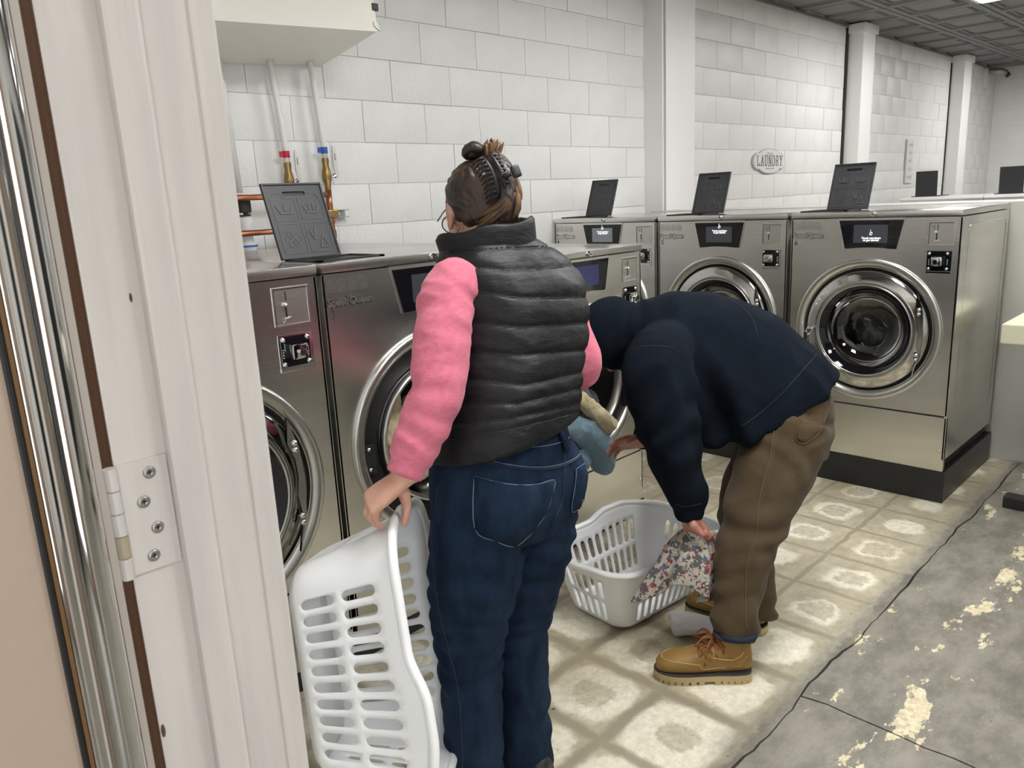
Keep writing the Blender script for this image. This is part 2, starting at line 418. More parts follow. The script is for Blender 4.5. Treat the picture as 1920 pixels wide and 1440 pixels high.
bm = nb(); box(bm, .34, XF, 3.395, WY-.003, ZC-.022, ZC-.002, .004)
obj('wall_angle', bm, ceil_m, ceil)
lamp_m = mat('diffuser', (.9, .9, .9), .5, emit=((1.0, .99, .97), LAMP))
lbl = ['ceiling light showing at the upper right corner of the picture']
for k, (lx, ly) in enumerate(LIGHTS):
    t = thing('ceiling_light', 'recessed fluorescent ceiling light over the far washers' if k == 1 else
              ['recessed fluorescent ceiling light above the pale grey topped washers by the wall', '', 'recessed fluorescent ceiling light close to the far end wall',
               'recessed fluorescent ceiling light inside the doorway', 'recessed fluorescent ceiling light over the middle of the aisle',
               'recessed fluorescent ceiling light over the far aisle', 'recessed fluorescent ceiling light above the door side of the near washers'][k], 'light', (lx+T, ly+T/2, ZC))
    bm = nb(); box(bm, -T, T, -T/2, T/2, .02, .03)
    for a in (-T, T-.03): box(bm, a, a+.03, -T/2, T/2, -.006, .02)
    for a in (-T/2, T/2-.03): box(bm, -T, T, a, a+.03, -.006, .02)
    obj('frame', bm, white_pl, t)
    bm = nb(); box(bm, -T+.03, T-.03, -T/2+.03, T/2-.03, .0, .012); obj('diffuser', bm, lamp_m, t)
# pillars
def pillar(x0, x1, cap):
    bm = nb(); box(bm, x0, x1, 3.255, WY, 0, ZC-.002, .004); p = struct(obj('pillar', bm, pillar_w))
    if cap: bm = nb(); box(bm, x0-.025, x1+.025, 3.232, WY, 2.945, ZC-.001, .006); obj('capital', bm, pillar_w, p)
    return p
p1 = pillar(4.902, 5.276, False)
bm = nb(); box(bm, 4.866, 4.880, 3.262, WY, 0, ZC-.002); obj('side_board', bm, pillar_w, p1)
bm = nb(); box(bm, 4.878, 4.904, 3.30, WY, 0, ZC-.002); obj('dark_gap', bm, rubber, p1)
p2 = pillar(8.36, 8.66, True); bm = nb(); box(bm, 8.318, 8.36, 3.40, WY, 0, ZC-.03); obj('dark_gap', bm, rubber, p2)
p3 = pillar(11.68, 11.99, True); bm = nb(); box(bm, 11.665, 11.68, 3.404, WY, 0, ZC-.05); obj('dark_gap', bm, rubber, p3)
# door frame on the left and the open door folded back toward us
YJ = .68
bm = nb(); box(bm, .2, .337, YJ, YJ+.022, 0, 2.1, .002); jam = struct(obj('trim_1', bm, jamb_m))
bm = nb(); box(bm, .243, .273, YJ-.013, YJ+.001, 0, 2.08, .004); obj('door_stop', bm, jamb_m, jam)
bm = nb(); box(bm, .3165, .339, YJ-.0035, YJ+.075, 0, 2.1, .0025); obj('casing_strip', bm, jamb_m, jam)
bm = nb(); box(bm, .1995, .2018, YJ+.001, YJ+.03, 0, 2.1); obj('bare_wood_edge', bm, mat('bare_wood', (.09, .035, .015), .7, bump=(20, .4, (4, 4, .5))), jam)
bm = nb(); box(bm, .2, .337, -.30, .68, 2.08, 2.1); box(bm, .2, .337, -.30, -.28, 0, 2.08); struct(obj('trim_2', bm, jamb_m))
# hinge leaf
hg = thing('door_hinge', 'white painted door hinge with four screws on the door jamb', 'hinge', (.196, YJ-.0015, 1.2495))
def hz(x, y): 
    d = ray(x, y); return (CAM+d*(YJ/d.y))
bm = nb(); box(bm, .005, .0465, -.0015, .0025, -.0515, .0495, .0008); obj('hinge_leaf', bm, jamb_m, hg)
for k in range(5):
    bm = nb(); z0 = -.0515+k*.0202; cyl(bm, (0, -.001, z0), (0, -.001, z0+.0194), .0055, 12); obj('knuckle', bm, jamb_m if k != 1 else mat('chipped_paint', (.40, .34, .24), .6), hg)
scr = mat('worn_screw', (.42, .40, .37), .35, .8)
for (px, py) in ((277, 884), (267, 939), (293, 986), (286, 1039)):
    q = hz(px, py)-Vector(hg.location)
    bm = nb(); lathe(bm, [(.0056, .0005), (.0053, -.0012), (.0036, -.0018), (.0012, -.0016), (.0009, .0004)], (q.x, -.0015, q.z), 14); 
    o = obj('screw', bm, scr, hg, smooth=True)
    bm = nb(); box(bm, q.x-.0022, q.x+.0022, -.0036, -.0029, q.z-.0004, q.z+.0004); box(bm, q.x-.0004, q.x+.0004, -.0036, -.0029, q.z-.0022, q.z+.0022); obj('cross_slot', bm, ink, o)
# door slab, open, with rounded chrome edge trim
bm = nb(); box(bm, -.72, .1485, .652, .690, .01, 2.06, .002); dr = struct(obj('door_1', bm, door_m))
bm = nb(); n = 16
pts = [(.1645+.0165*math.cos(a), .669+.0200*math.sin(a)) for a in [(-PI/2)-.9+k*(PI+1.1)/n for k in range(n+1)]]
rg = [[bm.verts.new((x, y, z)) for x, y in pts] for z in (.01, 2.06)]; ring_faces(bm, rg, False, False)
obj('chrome_edge', bm, chrome, dr, smooth=True)
bm = nb(); box(bm, .1375, .1480, .6455, .653, .01, 2.06, .003); obj('chrome_flange', bm, chrome, dr, angle=50)
bm = nb(); box(bm, .1345, .1375, .6475, .653, .01, 2.06); obj('brown_reflection', bm, mat('brown_reflection', (.16, .085, .03), .45), dr)  # coloured strip standing in for a brown reflection in the chrome
bm = nb(); box(bm, .1300, .1345, .6485, .653, .01, 2.06, .001); obj('dark_seal', bm, rubber, dr)
# chipped paint spots on the jamb
chip = mat('chip_brown', (.10, .055, .03), .8)
for (px, py, a, b) in ((245, 558, .0012, .004), (316, 940, .0016, .003), (306, 1370, .002, .007), (404, 1370, .0012, .009), (330, 560, .0008, .002)):
    q = hz(px, py); bm = nb(); ball(bm, (q.x, YJ-.0002, q.z), (a, .0006, b), 10); obj('paint_chip', bm, chip, jam, smooth=True)
# the hall behind us
bm = nb(); box(bm, -2.6, -2.5, YR, WY, 0, 2.7); box(bm, -2.5, .2, 2.2, 2.3, 0, 2.7); box(bm, -2.5, .2, -2.1, -2.0, 0, 2.7)
wh = struct(obj('wall_hall', bm, mat('hall_paint', (.40, .31, .24), .6)))
bm = nb(); box(bm, -1.5, -.55, -2.0, -1.985, .2, 2.2); box(bm, -2.5, -2.485, .2, 1.0, .9, 2.1); wn_ = struct(obj('added_pane_1', bm, mat('added_glow', (.8, .85, .9), .3, emit=((.9, .95, 1.0), 5.0))))  # unseen glowing panes, added to streak the chrome and light the jamb
bm = nb()
for a in (-1.52, -1.05, -.57): box(bm, a, a+.05, -2.0, -1.97, .15, 2.25)
for z in (.15, 2.2): box(bm, -1.52, -.52, -2.0, -1.97, z, z+.05)
obj('added_pane_bars', bm, rubber, wn_)
bm = nb(); box(bm, -2.5, -2.1, -1.6, -.4, 0, 2.0, .01); obj('unseen_dark_box', bm, rubber, wh)  # unseen black box, added for dark reflections in the chrome door edge
# grey bulkhead panel behind the second row of washers
bm = nb(); box(bm, 4.688, 5.02, .70, 3.25, 0, 1.372, .003)
tag(obj('bulkhead', bm, panel_g), 'pale grey sheet metal bulkhead standing behind washer number 6', 'bulkhead')
# ------------------------------------------------------------------ washers
def rrect(cx, cz, hx, hz, r, n=4):
    out = []
    for sx, sz, a0 in ((1, 1, 0), (-1, 1, PI/2), (-1, -1, PI), (1, -1, 1.5*PI)):
        for k in range(n+1):
            a = a0+k*PI/2/n; out.append((cx+sx*(hx-r)+r*math.cos(a), cz+sz*(hz-r)+r*math.sin(a)))
    return out
def face_with_hole(bm, x0, x1, z0, z1, cx, cz, R, y, n=64):
    """front sheet with a round opening"""
    circ = []; rect = []
    corners = [(x1, z1), (x0, z1), (x0, z0), (x1, z0)]
    angs = [2*PI*k/n for k in range(n)]
    for q in corners:
        a = math.atan2(q[1]-cz, q[0]-cx) % (2*PI); i = min(range(n), key=lambda i: abs(angs[i]-a)); angs[i] = a
    for a in angs:
        c, s = math.cos(a), math.sin(a); t = 1e9
        if c > 1e-9: t = min(t, (x1-cx)/c)
        if c < -1e-9: t = min(t, (x0-cx)/c)
        if s > 1e-9: t = min(t, (z1-cz)/s)
        if s < -1e-9: t = min(t, (z0-cz)/s)
        circ.append(bm.verts.new((cx+R*c, y, cz+R*s))); rect.append(bm.verts.new((cx+t*c, y, cz+t*s)))
    back = [bm.verts.new((v.co.x, y+.02, v.co.z)) for v in circ]
    ring_faces(bm, [rect, circ, back], True, False); return rect
def stroke(bm, pts, wd, y0, y1, closed=False):
    """flat relief line in the x,z plane"""
    P = [Vector((p[0], 0, p[1])) for p in pts]
    if closed: P = P+[P[0]]
    for a, b in zip(P, P[1:]):
        d = (b-a); L = d.length
        if L < 1e-6: continue
        d /= L; nrm = Vector((-d.z, 0, d.x))*wd/2; e = d*wd/2
        prism(bm, [((a-e+nrm).x, (a-e+nrm).z), ((b+e+nrm).x, (b+e+nrm).z), ((b+e-nrm).x, (b+e-nrm).z), ((a-e-nrm).x, (a-e-nrm).z)], y0, y1)
def icon_mesh(h):
    bm = nb(); w_ = h*.84; t = .0012
    stroke(bm, [(0, 0), (w_, 0), (w_, h*.78), (w_*.75, h), (w_*.15, h), (0, h*.9)], t, -.0005, 0, True)
    for k in range(4):
        for q in range(5): box(bm, w_*(.14+.16*q), w_*(.14+.16*q)+w_*.09, -.0005, 0, h*(.12+.14*k), h*(.12+.14*k)+h*.07)
    stroke(bm, [(w_*.1, h*.72), (w_*.45, h*.9), (w_*.5, h*.72), (w_*.9, h*.72)], t, -.0005, 0)
    return bm
ICON = {}
def washer(label, loc, rz, W, D, z0, top, seam, ringz, k, number=None, is_open=False, screen=None, has_lid=True, logo=True, lid_x=.090):
    """origin at the front left foot; x to the right, y into the machine; k scales the fittings"""
    t = thing('washing_machine', label, 'washer', loc, rz, 'front load washers in the laundry')
    lidh = .028*k; zl = top-lidh; cx = W/2; R = .345*k; mid = cx
    g = .006
    # cabinet: front with opening, sides, back
    bm = nb(); hole = .302*k
    face_with_hole(bm, g, W-g, seam+.004, zl-.004, cx, ringz, hole, 0)
    for x0_, x1_ in ((g, g+.012), (W-g-.012, W-g)): box(bm, x0_, x1_, 0, D, z0+.055, zl-.004, .003)
    box(bm, g, W-g, D-.01, D, z0+.055, zl-.004)
    obj('cabinet', bm, steel, t, angle=35)
    for sgn, xx in ((0, g-.001), (1, W-g)):                            # pressed outline on the side sheets
        bm = nb(); zc = (top+z0+.1)/2
        pr = rrect(D*.52, zc, D*.40, (top-z0)*.40, .03)
        tube(bm, [(xx+.0005, y, z) for y, z in pr+pr[:1]], .0012, 5); obj('side_crease', bm, steel, t)
    bm = nb(); box(bm, g+.02, W-g-.02, .02, D-.02, z0, z0+.06); obj('foot_frame', bm, rubber, t)
    bm = nb(); box(bm, g, W-g, 0, .02, z0, seam-.003, .002); lp = obj('lower_panel', bm, steel, t)
    bm = nb(); box(bm, g+.002, W-g-.002, .004, .02, seam-.006, seam+.006); obj('panel_gap', bm, rubber, t)
    bm = nb(); lathe(bm, [(.006, 0), (.0055, -.003), (.0, -.0045)], (W-.02-.006, 0, z0+.10), 12); obj('screw', bm, chrome, lp, smooth=True)
    # top lid
    bm = nb(); box(bm, g, W-g, -.008, D, zl, top, .004); obj('top', bm, steel_top if False else [steel, steel_top], t, angle=40)
    me = t.children[-1].data
    for p in me.polygons: p.material_index = 1 if p.normal.z > .8 else 0
    bm = nb(); lathe(bm, [(.0125, 0), (.0125, -.007), (.010, -.011), (.0055, -.011), (.0042, -.007), (0, -.007)], (cx+.012, -.008, zl+lidh*.5), 16)
    lk = obj('lock', bm, chrome, t, angle=40); bm = nb(); box(bm, cx+.0108, cx+.0132, -.0165, -.0145, zl+lidh*.35, zl+lidh*.65); obj('keyhole', bm, rubber, lk)
    # display
    def fx(u): return cx+(u-.395)*k
    zt, zb = zl-.013*k, zl-.013*k-.137*k
    poly = [(fx(.247), zt), (fx(.543), zt), (fx(.516), zb+.004*k)]+[(fx(.28+.236*(1-i/8)), zb+.010*k*(1-(2*i/8-1)**2)+.004*k*0) for i in range(1, 8)]+[(fx(.279), zb+.004*k)]
    def grow(pl, d):
        c0 = sum(p[0] for p in pl)/len(pl); c1 = sum(p[1] for p in pl)/len(pl)
        return [(c0+(x-c0)*(1+d/.13), c1+(z-c1)*(1+d/.062)) for x, z in pl]
    bm = nb(); prism(bm, grow(poly, .006*k), -.004, .001); dp = obj('display', bm, steel2, t)
    bm = nb(); prism(bm, poly, -.0055, -.003); obj('glass', bm, blackg, dp)
    sx0, sx1, sz0, sz1 = fx(.318), fx(.474), zt-.105*k, zt-.021*k
    bm = nb(); box(bm, sx0, sx1, -.0062, -.005, sz0, sz1); sc = obj('screen', bm, screen or screen_m, dp)
    sm_ = (sx0+sx1)/2
    if number:
        low = number not in ('4', '5')
        zz = sz0+(.022 if low else .062)*k
        put_text('screen_words', 'Touch anywhere', .013*k, (sm_+.004, -.0064, zz), text_w, dp, .0002, .0003, 1, 'CENTER')
        put_text('screen_words', 'to get started', .013*k, (sm_+.004, -.0064, zz-.010*k), text_w, dp, .0002, .0003, 1, 'CENTER')
        bm = nb(); zz += .026*k; stroke(bm, [(sm_, zz+.012*k), (sm_+.002, zz), (sm_-.004*k, zz-.005*k), (sm_, zz-.012*k), (sm_+.007*k, zz-.010*k), (sm_+.008*k, zz), (sm_+.002, zz)], .0016*k, -.0066, -.006)
        obj('hand_symbol', bm, text_w, dp)
    # coin plate
    ux0, ux1 = W-.143*k, W-.039*k; cz1 = zl-.026*k; cz0 = cz1-.100*k; um = (ux0+ux1)/2
    bm = nb()
    for a in ((ux0-.003, ux0+.002, cz0-.003, cz1+.003), (ux1-.002, ux1+.003, cz0-.003, cz1+.003), (ux0, ux1, cz0-.003, cz0+.002), (ux0, ux1, cz1-.002, cz1+.003)): box(bm, a[0], a[1], -.0035, .001, a[2], a[3], .001)
    cp = obj('coin_plate', bm, steel2, t)
    bm = nb(); box(bm, ux0, ux1, -.0012, .001, cz0, cz1); obj('plate', bm, mat('bright_steel', (.62, .61, .57), .35, 1.0, bump=(12, .1, (1, 1, 30))) if 'bright_steel' not in MATS else MATS['bright_steel'], cp)
    bm = nb(); box(bm, ux0+.002, ux0+.0045, -.0018, 0, cz0, cz1); box(bm, ux0, ux1, -.0018, 0, cz1-.0045, cz1-.002); obj('recess_shade_strip', bm, rubber, cp)  # dark strips standing in for shade along the recess edges
    xs = ux0+.032*k
    bm = nb(); box(bm, xs+.004*k, xs+.007*k, -.0022, -.0005, cz1-.034*k, cz1-.010*k); box(bm, xs+.0005, xs+.0055*k, -.0022, -.0005, cz0+.022*k, cz0+.052*k); obj('coin_slot', bm, rubber, cp)
    bm = nb(); lathe(bm, [(.0055*k, 0), (.006*k, -.006), (.004*k, -.011), (0, -.012)], (xs, -.001, cz1-.045*k), 14); obj('coin_knob', bm, steel2, cp, smooth=True)
    bm = nb(); tube(bm, [(xs-.008*k, -.004, cz0+.006*k), (xs-.004*k, -.010, cz0+.018*k), (xs+.003*k, -.008, cz0+.017*k), (xs+.016*k, -.004, cz0+.020*k)], .0016*k, 6); obj('coin_return', bm, steel2, cp)
    bm = nb()
    for q in range(3): box(bm, xs-.016*k, xs-.004*k, -.0018, -.001, cz1-(.018+.006*q)*k, cz1-(.0155+.006*q)*k)
    obj('coin_print', bm, ink_g, cp)
    # coin slide
    sz1_ = cz0-.026*k; sz0_ = sz1_-.102*k; zm = (sz0_+sz1_)/2
    bm = nb(); box(bm, ux0, ux1, -.003, .002, sz0_, sz1_, .001); box(bm, ux0, ux1, -.006, -.002, sz0_, sz0_+.010*k, .001); sl = obj('coin_slide', bm, chrome, t)
    bm = nb(); box(bm, ux0+.006*k, ux1-.010*k, -.0042, -.002, sz0_+.014*k, sz1_-.005*k); obj('slide_plate', bm, blackg, sl)
    bm = nb(); box(bm, um-.026*k, um+.020*k, -.034*k, -.003, zm-.016*k, zm+.026*k, .006*k); obj('slide_block', bm, chrome, sl, angle=50)
    bm = nb(); cyl(bm, (um-.004*k, -.030*k, zm+.004*k), (um-.004*k, -.046*k, zm+.004*k), .010*k, 14); obj('slide_lock', bm, chrome, sl, angle=50)
    for ax in (ux0+.012*k, ux1-.018*k):
        for az in (sz0_+.022*k, sz1_-.013*k):
            bm = nb(); lathe(bm, [(.0075*k, 0), (.007*k, -.004), (.004*k, -.007), (0, -.008)], (ax, -.004, az), 12); obj('slide_bolt', bm, chrome, sl, smooth=True)
    for ax in (ux0+.011*k, ux1-.017*k):
        bm = nb()
        for q in range(4): box(bm, ax-.002*k, ax+.002*k, -.0046, -.004, zm-.012*k+q*.007*k, zm-.009*k+q*.007*k)
        obj('slide_print', bm, MATS.get('print_white') or mat('print_white', (.6, .6, .6), .5), sl)
    # icons, lettering, number
    h = .034*k
    if k not in ICON:
        bm = icon_mesh(h); me = bpy.data.meshes.new('load_icon'); bm.to_mesh(me); bm.free(); me.materials.append(ink_g); ICON[k] = me
    for q in range(4):
        o = bpy.data.objects.new('load_icon', ICON[k]); C.objects.link(o); o.parent = t; o.location = (.020*k+q*.0365*k, 0, zl-.020*k-h)
    if logo:
        zz = zl-.085*k
        for wds, xx, in (('Speed', .017*k), ('Queen', .090*k)):
            put_text('lettering', wds, .032*k, (xx, -.0012, zz), logo_b, t, .0010, .0030*k, .90)
            put_text('lettering', wds, .032*k, (xx, -.0028, zz), steel2, t, .0010, .0012*k, .90)
    if number: put_text('number', number, .034*k, (.024*k, -.0004, zl-.121*k), ink, t, .0003, .0002)
    # dispenser on top and its lid, tipped back about a hinge at its rear edge
    dx0, dx1, dyb = .028*k, .262*k, .215*k
    bm = nb()
    for a in ((dx0, dx1, .045*k, .060*k), (dx0, dx1, dyb-.005*k, dyb+.012*k), (dx0, dx0+.02*k, .045*k, dyb), (dx1-.02*k, dx1, .045*k, dyb)): box(bm, a[0], a[1], a[2], a[3], top-.002, top+.006, .001)
    fr = obj('dispenser', bm, blackp, t); bm = nb(); box(bm, dx0+.005, dx1-.005, .05*k, dyb, top+.0005, top+.0015); obj('dispenser_tray', bm, rubber, fr)
    if has_lid:
        lw, lh = .205*k, .238*k; lx = lid_x
        o = thing_part('dispenser_lid', t, (lx, dyb+.004, top+.005), (-math.radians(20), 0, 0))
        # built lying in its own x,z plane then tilted back
        slot = rrect(lw*.5, lh*.865, lw*.19, lh*.026, lh*.02, 3); outer = [(0, 0), (lw, 0), (lw, lh), (0, lh)]
        def inslot(x, z): return abs(x-lw*.5) < lw*.19 and abs(z-lh*.865) < lh*.026
        v, f = cdt([], [outer, slot], lambda x, z: not inslot(x, z) and 0 < x < lw and 0 < z < lh)
        bm = nb(); fv = [bm.verts.new((p.x, 0, p.y)) for p in v]; bv = [bm.verts.new((p.x, .006, p.y)) for p in v]
        ec = {}
        for tr in f:
            bm.faces.new([fv[i] for i in tr]); bm.faces.new([bv[i] for i in reversed(tr)])
            for i in range(3):
                e = (tr[i], tr[(i+1) % 3]); kk = tuple(sorted(e)); ec.setdefault(kk, []).append(e)
        for e in ec.values():
            if len(e) == 1: a, b = e[0]; bm.faces.new((fv[b], fv[a], bv[a], bv[b]))
        stroke(bm, [(0.003, .003), (lw-.003, .003), (lw-.003, lh-.003), (.003, lh-.003)], .005, -.005, 0, True)
        plate = obj('lid_plate', bm, lidgrey, o)
        plate_y = -.0016
        bm = nb(); q = .0018*k
        a, b, c, d = lw*.09, lw*.47, lw*.53, lw*.91
        stroke(bm, [(a, lh*.50), (b, lh*.50), (b, lh*.80), (lw*.32, lh*.80), (lw*.26, lh*.87), (lw*.16, lh*.86), (a, lh*.78)], q, plate_y, 0, True)
        stroke(bm, [(c, lh*.52), (d, lh*.52), (d, lh*.78), (lw*.84, lh*.86), (lw*.74, lh*.87), (lw*.68, lh*.80), (c, lh*.80)], q, plate_y, 0, True)
        for x0_, x1_ in ((a, b), (c, d)): stroke(bm, [(x0_, lh*.07), (x1_, lh*.07), (x1_, lh*.46), (x0_, lh*.46)], q, plate_y, 0, True)
        q2 = .0032*k
        for mx, n_ in (((a+b)/2, 1), ((c+d)/2, 2)):                      # wash tub symbols with one and two bars
            s = lw*.13
            stroke(bm, [(mx-s, lh*.70), (mx-s*.62, lh*.60), (mx+s*.62, lh*.60), (mx+s, lh*.70)], q2, plate_y-.001, 0)
            for i in range(n_): xx = mx+(i-(n_-1)/2)*s*.55; stroke(bm, [(xx, lh*.63), (xx, lh*.71)], q2, plate_y-.001, 0)
        mx = (a+b)/2; mz = lh*.26                                         # six petalled flower
        for i in range(6):
            an = i*PI/3; ux, uz = math.cos(an), math.sin(an); vx, vz = -uz, ux
            stroke(bm, [(mx+ux*lw*r_+vx*lw*s_, mz+uz*lw*r_+vz*lw*s_) for r_, s_ in ((.03, 0), (.07, .035), (.115, .03), (.135, 0), (.115, -.03), (.07, -.035))], q, plate_y, 0, True)
        mx = (c+d)/2                                                       # tub with triangle
        stroke(bm, [(mx-.13*lw, lh*.36), (mx-.09*lw, lh*.24), (mx-.02*lw, lh*.24)], q2, plate_y-.001, 0); stroke(bm, [(mx-.07*lw, lh*.25), (mx-.04*lw, lh*.40)], q2, plate_y-.001, 0)
        stroke(bm, [(mx-.01*lw, lh*.13), (mx+.06*lw, lh*.28), (mx+.14*lw, lh*.13)], q2, plate_y-.001, 0, True)
        obj('lid_relief', bm, lidline, o)
        bm = nb(); box(bm, lw*.29, lw*.71, .0055, .012, lh*.83, lh*.90); obj('slot_back', bm, rubber, o)
    # door surround
    c3 = (cx, 0, ringz)
    bm = nb(); lathe(bm, [(R, 0), (R*.997, -.008*k), (R*.985, -.014*k), (R*.965, -.016*k), (R*.925, -.011*k), (R*.893, -.004*k), (R*.88, .003*k), (R*.875, .014*k)], c3, 72); rg = obj('door_ring', bm, steel2, t, smooth=True)
    bm = nb(); lathe(bm, [(R*.878, .010*k), (R*.80, .016*k), (R*.70, .02*k)], c3, 64); obj('door_gap', bm, rubber, rg, smooth=True)
    # drum
    bm = nb(); lathe(bm, [(.225*k, .02*k), (.232*k, .03*k), (.245*k, .045*k), (.25*k, .46), (.08, .47), (0.001, .48)], c3, 48); dm = obj('drum', bm, drum_m, t, smooth=True)
    for i in range(3):
        a = i*2*PI/3+.5; bm = nb(); x, z = cx+.225*k*math.cos(a), ringz+.225*k*math.sin(a)
        tube(bm, [(x, .08, z), (x, .43, z)], .028*k, 8); obj('lifter', bm, drum_m, dm, smooth=True)
    bm = nb(); lathe(bm, [(.232*k, .018*k), (.236*k, -.004*k), (.228*k, -.012*k), (.219*k, -.004*k), (.217*k, .03*k)], c3, 64)
    obj('drum_mouth', bm, steel2 if is_open else rubber, t, smooth=True)
    # the door itself
    if is_open:
        hx = cx+.262*k; door = thing_part('door', t, (hx, -.012, ringz), (0, 0, math.radians(is_open)))
        dc = (-.262*k, 0, 0)
        bm = nb(); box(bm, hx-.012, hx+.012, -.020, .012, ringz-.15*k, ringz+.15*k, .004); obj('hinge', bm, blackp, t)
        bm = nb(); box(bm, cx-.295*k, cx-.258*k, .006, .014, ringz-.075*k, ringz+.02*k, .004); lt = obj('latch_plate', bm, blackp, t)
        for dz in (-.06, .005): bm = nb(); lathe(bm, [(.007*k, 0), (.006*k, -.004), (0, -.006)], (cx-.282*k, .006, ringz+dz*k), 10); obj('latch_screw', bm, chrome, lt, smooth=True)
    else:
        door = thing_part('door', t, (0, 0, 0), (0, 0, 0)); dc = c3
    r0 = .288*k
    bm = nb(); lathe(bm, [(r0*.97, .006*k), (r0, -.002*k), (r0*.994, -.009*k), (r0*.975, -.014*k), (r0*.93, -.019*k), (r0*.86, -.026*k), (r0*.81, -.031*k), (r0*.79, -.031*k), (.224*k, -.027*k), (.222*k, -.024*k)], dc, 96)
    obj('door_frame', bm, midchrome if k == 1 else darkchrome, door, smooth=True)
    bm = nb(); lathe(bm, [(.2235*k, -.027*k), (.221*k, -.031*k), (.217*k, -.028*k), (.216*k, -.02*k)], dc, 64); obj('bright_rim', bm, steel2, door, smooth=True)
    bm = nb(); lathe(bm, [(.217*k, -.026*k), (.205*k, -.018*k), (.190*k, -.002*k), (.184*k, .006*k)], dc, 64); obj('black_rim', bm, blackg, door, smooth=True)
    bm = nb(); lathe(bm, [(.186*k, .002*k), (.180*k, .028*k), (.165*k, .06*k), (.13*k, .082*k), (.07*k, .092*k), (.0006, .094*k)], dc, 64); obj('glass_bowl', bm, glass_m, door, smooth=True)
    ox, oy, oz = dc
    # flat hinge plate pressed in the right of the frame, bolts, handle on the left
    bm = nb(); pl = [(.232, -.20), (.262, -.10), (.270, 0), (.262, .10), (.235, .19), (.228, .12), (.246, .07), (.250, .02), (.243, -.04), (.252, -.10)]
    prism(bm, [(ox+x*k, oz+z*k) for x, z in pl], oy-.032*k, oy-.022*k); obj('hinge_plate', bm, midchrome if k == 1 else darkchrome, door)
    for dz in (.118, .098, -.095, -.115):
        bm = nb(); lathe(bm, [(.0095*k, 0), (.009*k, -.006*k), (.005*k, -.011*k), (0, -.012*k)], (ox+.247*k, oy-.031*k, oz+dz*k), 14); obj('door_bolt', bm, chrome, door, smooth=True)
    for a in (2.37, 2.45, 2.58, 2.68):
        bm = nb(); lathe(bm, [(.0042*k, 0), (.003*k, -.003*k), (0, -.0034*k)], (ox+.262*k*math.cos(a), oy-.024*k, oz+.262*k*math.sin(a)), 10); obj('frame_screw', bm, pvc, door, smooth=True)
    bm = nb()
    loft(bm, [((ox-.250*k, oy-.030*k, oz+.0*k), (.017*k, 0, 0), (0, .010*k, 0)), ((ox-.252*k, oy-.055*k, oz-.004*k), (.017*k, 0, 0), (0, .006*k, .008*k)), ((ox-.262*k, oy-.066*k, oz-.04*k), (.013*k, 0, 0), (0, .006*k, 0)), ((ox-.268*k, oy-.066*k, oz-.085*k), (.010*k, 0, 0), (0, .005*k, 0))], 12, 0, 3)
    hd = obj('door_handle', bm, chrome, door, angle=45)
    bm = nb(); box(bm, ox-.274*k, ox-.258*k, oy-.0745*k, oy-.071*k, oz-.078*k, oz-.02*k, .002); obj('handle_inlay', bm, blackp, hd)
    if is_open:                                                              # inner side of the door
        bm = nb(); lathe(bm, [(r0*.97, .006*k), (.24*k, .014*k), (.222*k, .010*k), (.21*k, .04*k), (.19*k, .05*k), (.184*k, .006*k)], dc, 64); obj('door_gasket', bm, rubber, door, smooth=True)
    return t
def thing_part(name, parent, loc, rot):
    """an Empty would be one more level: the part's own mesh carries the frame"""
    me = bpy.data.meshes.new(name); o = bpy.data.objects.new(name, me); C.objects.link(o); o.parent = parent
    o.location = loc; o.rotation_euler = rot; return o
def fold_in(t):
    """give each carrier part ('door', 'dispenser_lid') a mesh of its own: it takes over its first child's"""
    for o in list(t.children):
        if o.type == 'MESH' and len(o.data.vertices) == 0 and o.children:
            ch = o.children[0]; o.data = ch.data; bpy.data.objects.remove(ch)
            for c in o.children:
                c.parent = o
AZ = dict(W=.7925, D=.785)
R2 = 3.851
FY = 2.073
for nm, yy, lb, sc_, lg in (('6', 1.817, 'stainless front load washer numbered 6 at the open end of its row', screen_m, True),
                   ('5', 2.6165, 'stainless front load washer numbered 5 between its two neighbours in the far row', screen_m, True),
                   ('4', 3.416, 'stainless front load washer numbered 4 half hidden in the corner by the block wall', screen_g, True)):
    wt = washer(lb, (R2, yy, 0), -PI/2, AZ['W'], AZ['D'], .157, 1.367, .4225, .803, 1.0, nm, False, sc_); fold_in(wt)
w3 = washer('stainless front load washer with open door and laundry spilling out, beside the bent man', (2.132, FY, 0), 0, .790, .95, .07, 1.281, .317, .716, 1.0, None, 112, screen_b, False); fold_in(w3)
w2 = washer('stainless front load washer numbered 2 with its dispenser lid up and door open', (1.2645, FY, 0), 0, .858, 1.12, .07, 1.341, .345, .715, 1.085, '2', 55, screen_m, True, True, .016); fold_in(w2)
w1 = washer('stainless front load washer half hidden behind the door frame', (.402, FY, 0), 0, .858, 1.12, .07, 1.341, .345, .70, 1.085, None, False, screen_m, False); fold_in(w1)
# pads under the rows
bm = nb(); box(bm, R2, R2+.80, 1.022, WY-.004, 0, .156, .003)
tag(obj('equipment_pad', bm, plinth_m), 'black painted pad under the far row of washers', 'plinth')
bm = nb(); box(bm, .38, 2.925, FY, FY+1.2, 0, .069, .003)
tag(obj('equipment_pad', bm, plinth_m), 'low black pad under the near row of washers along the wall', 'plinth')
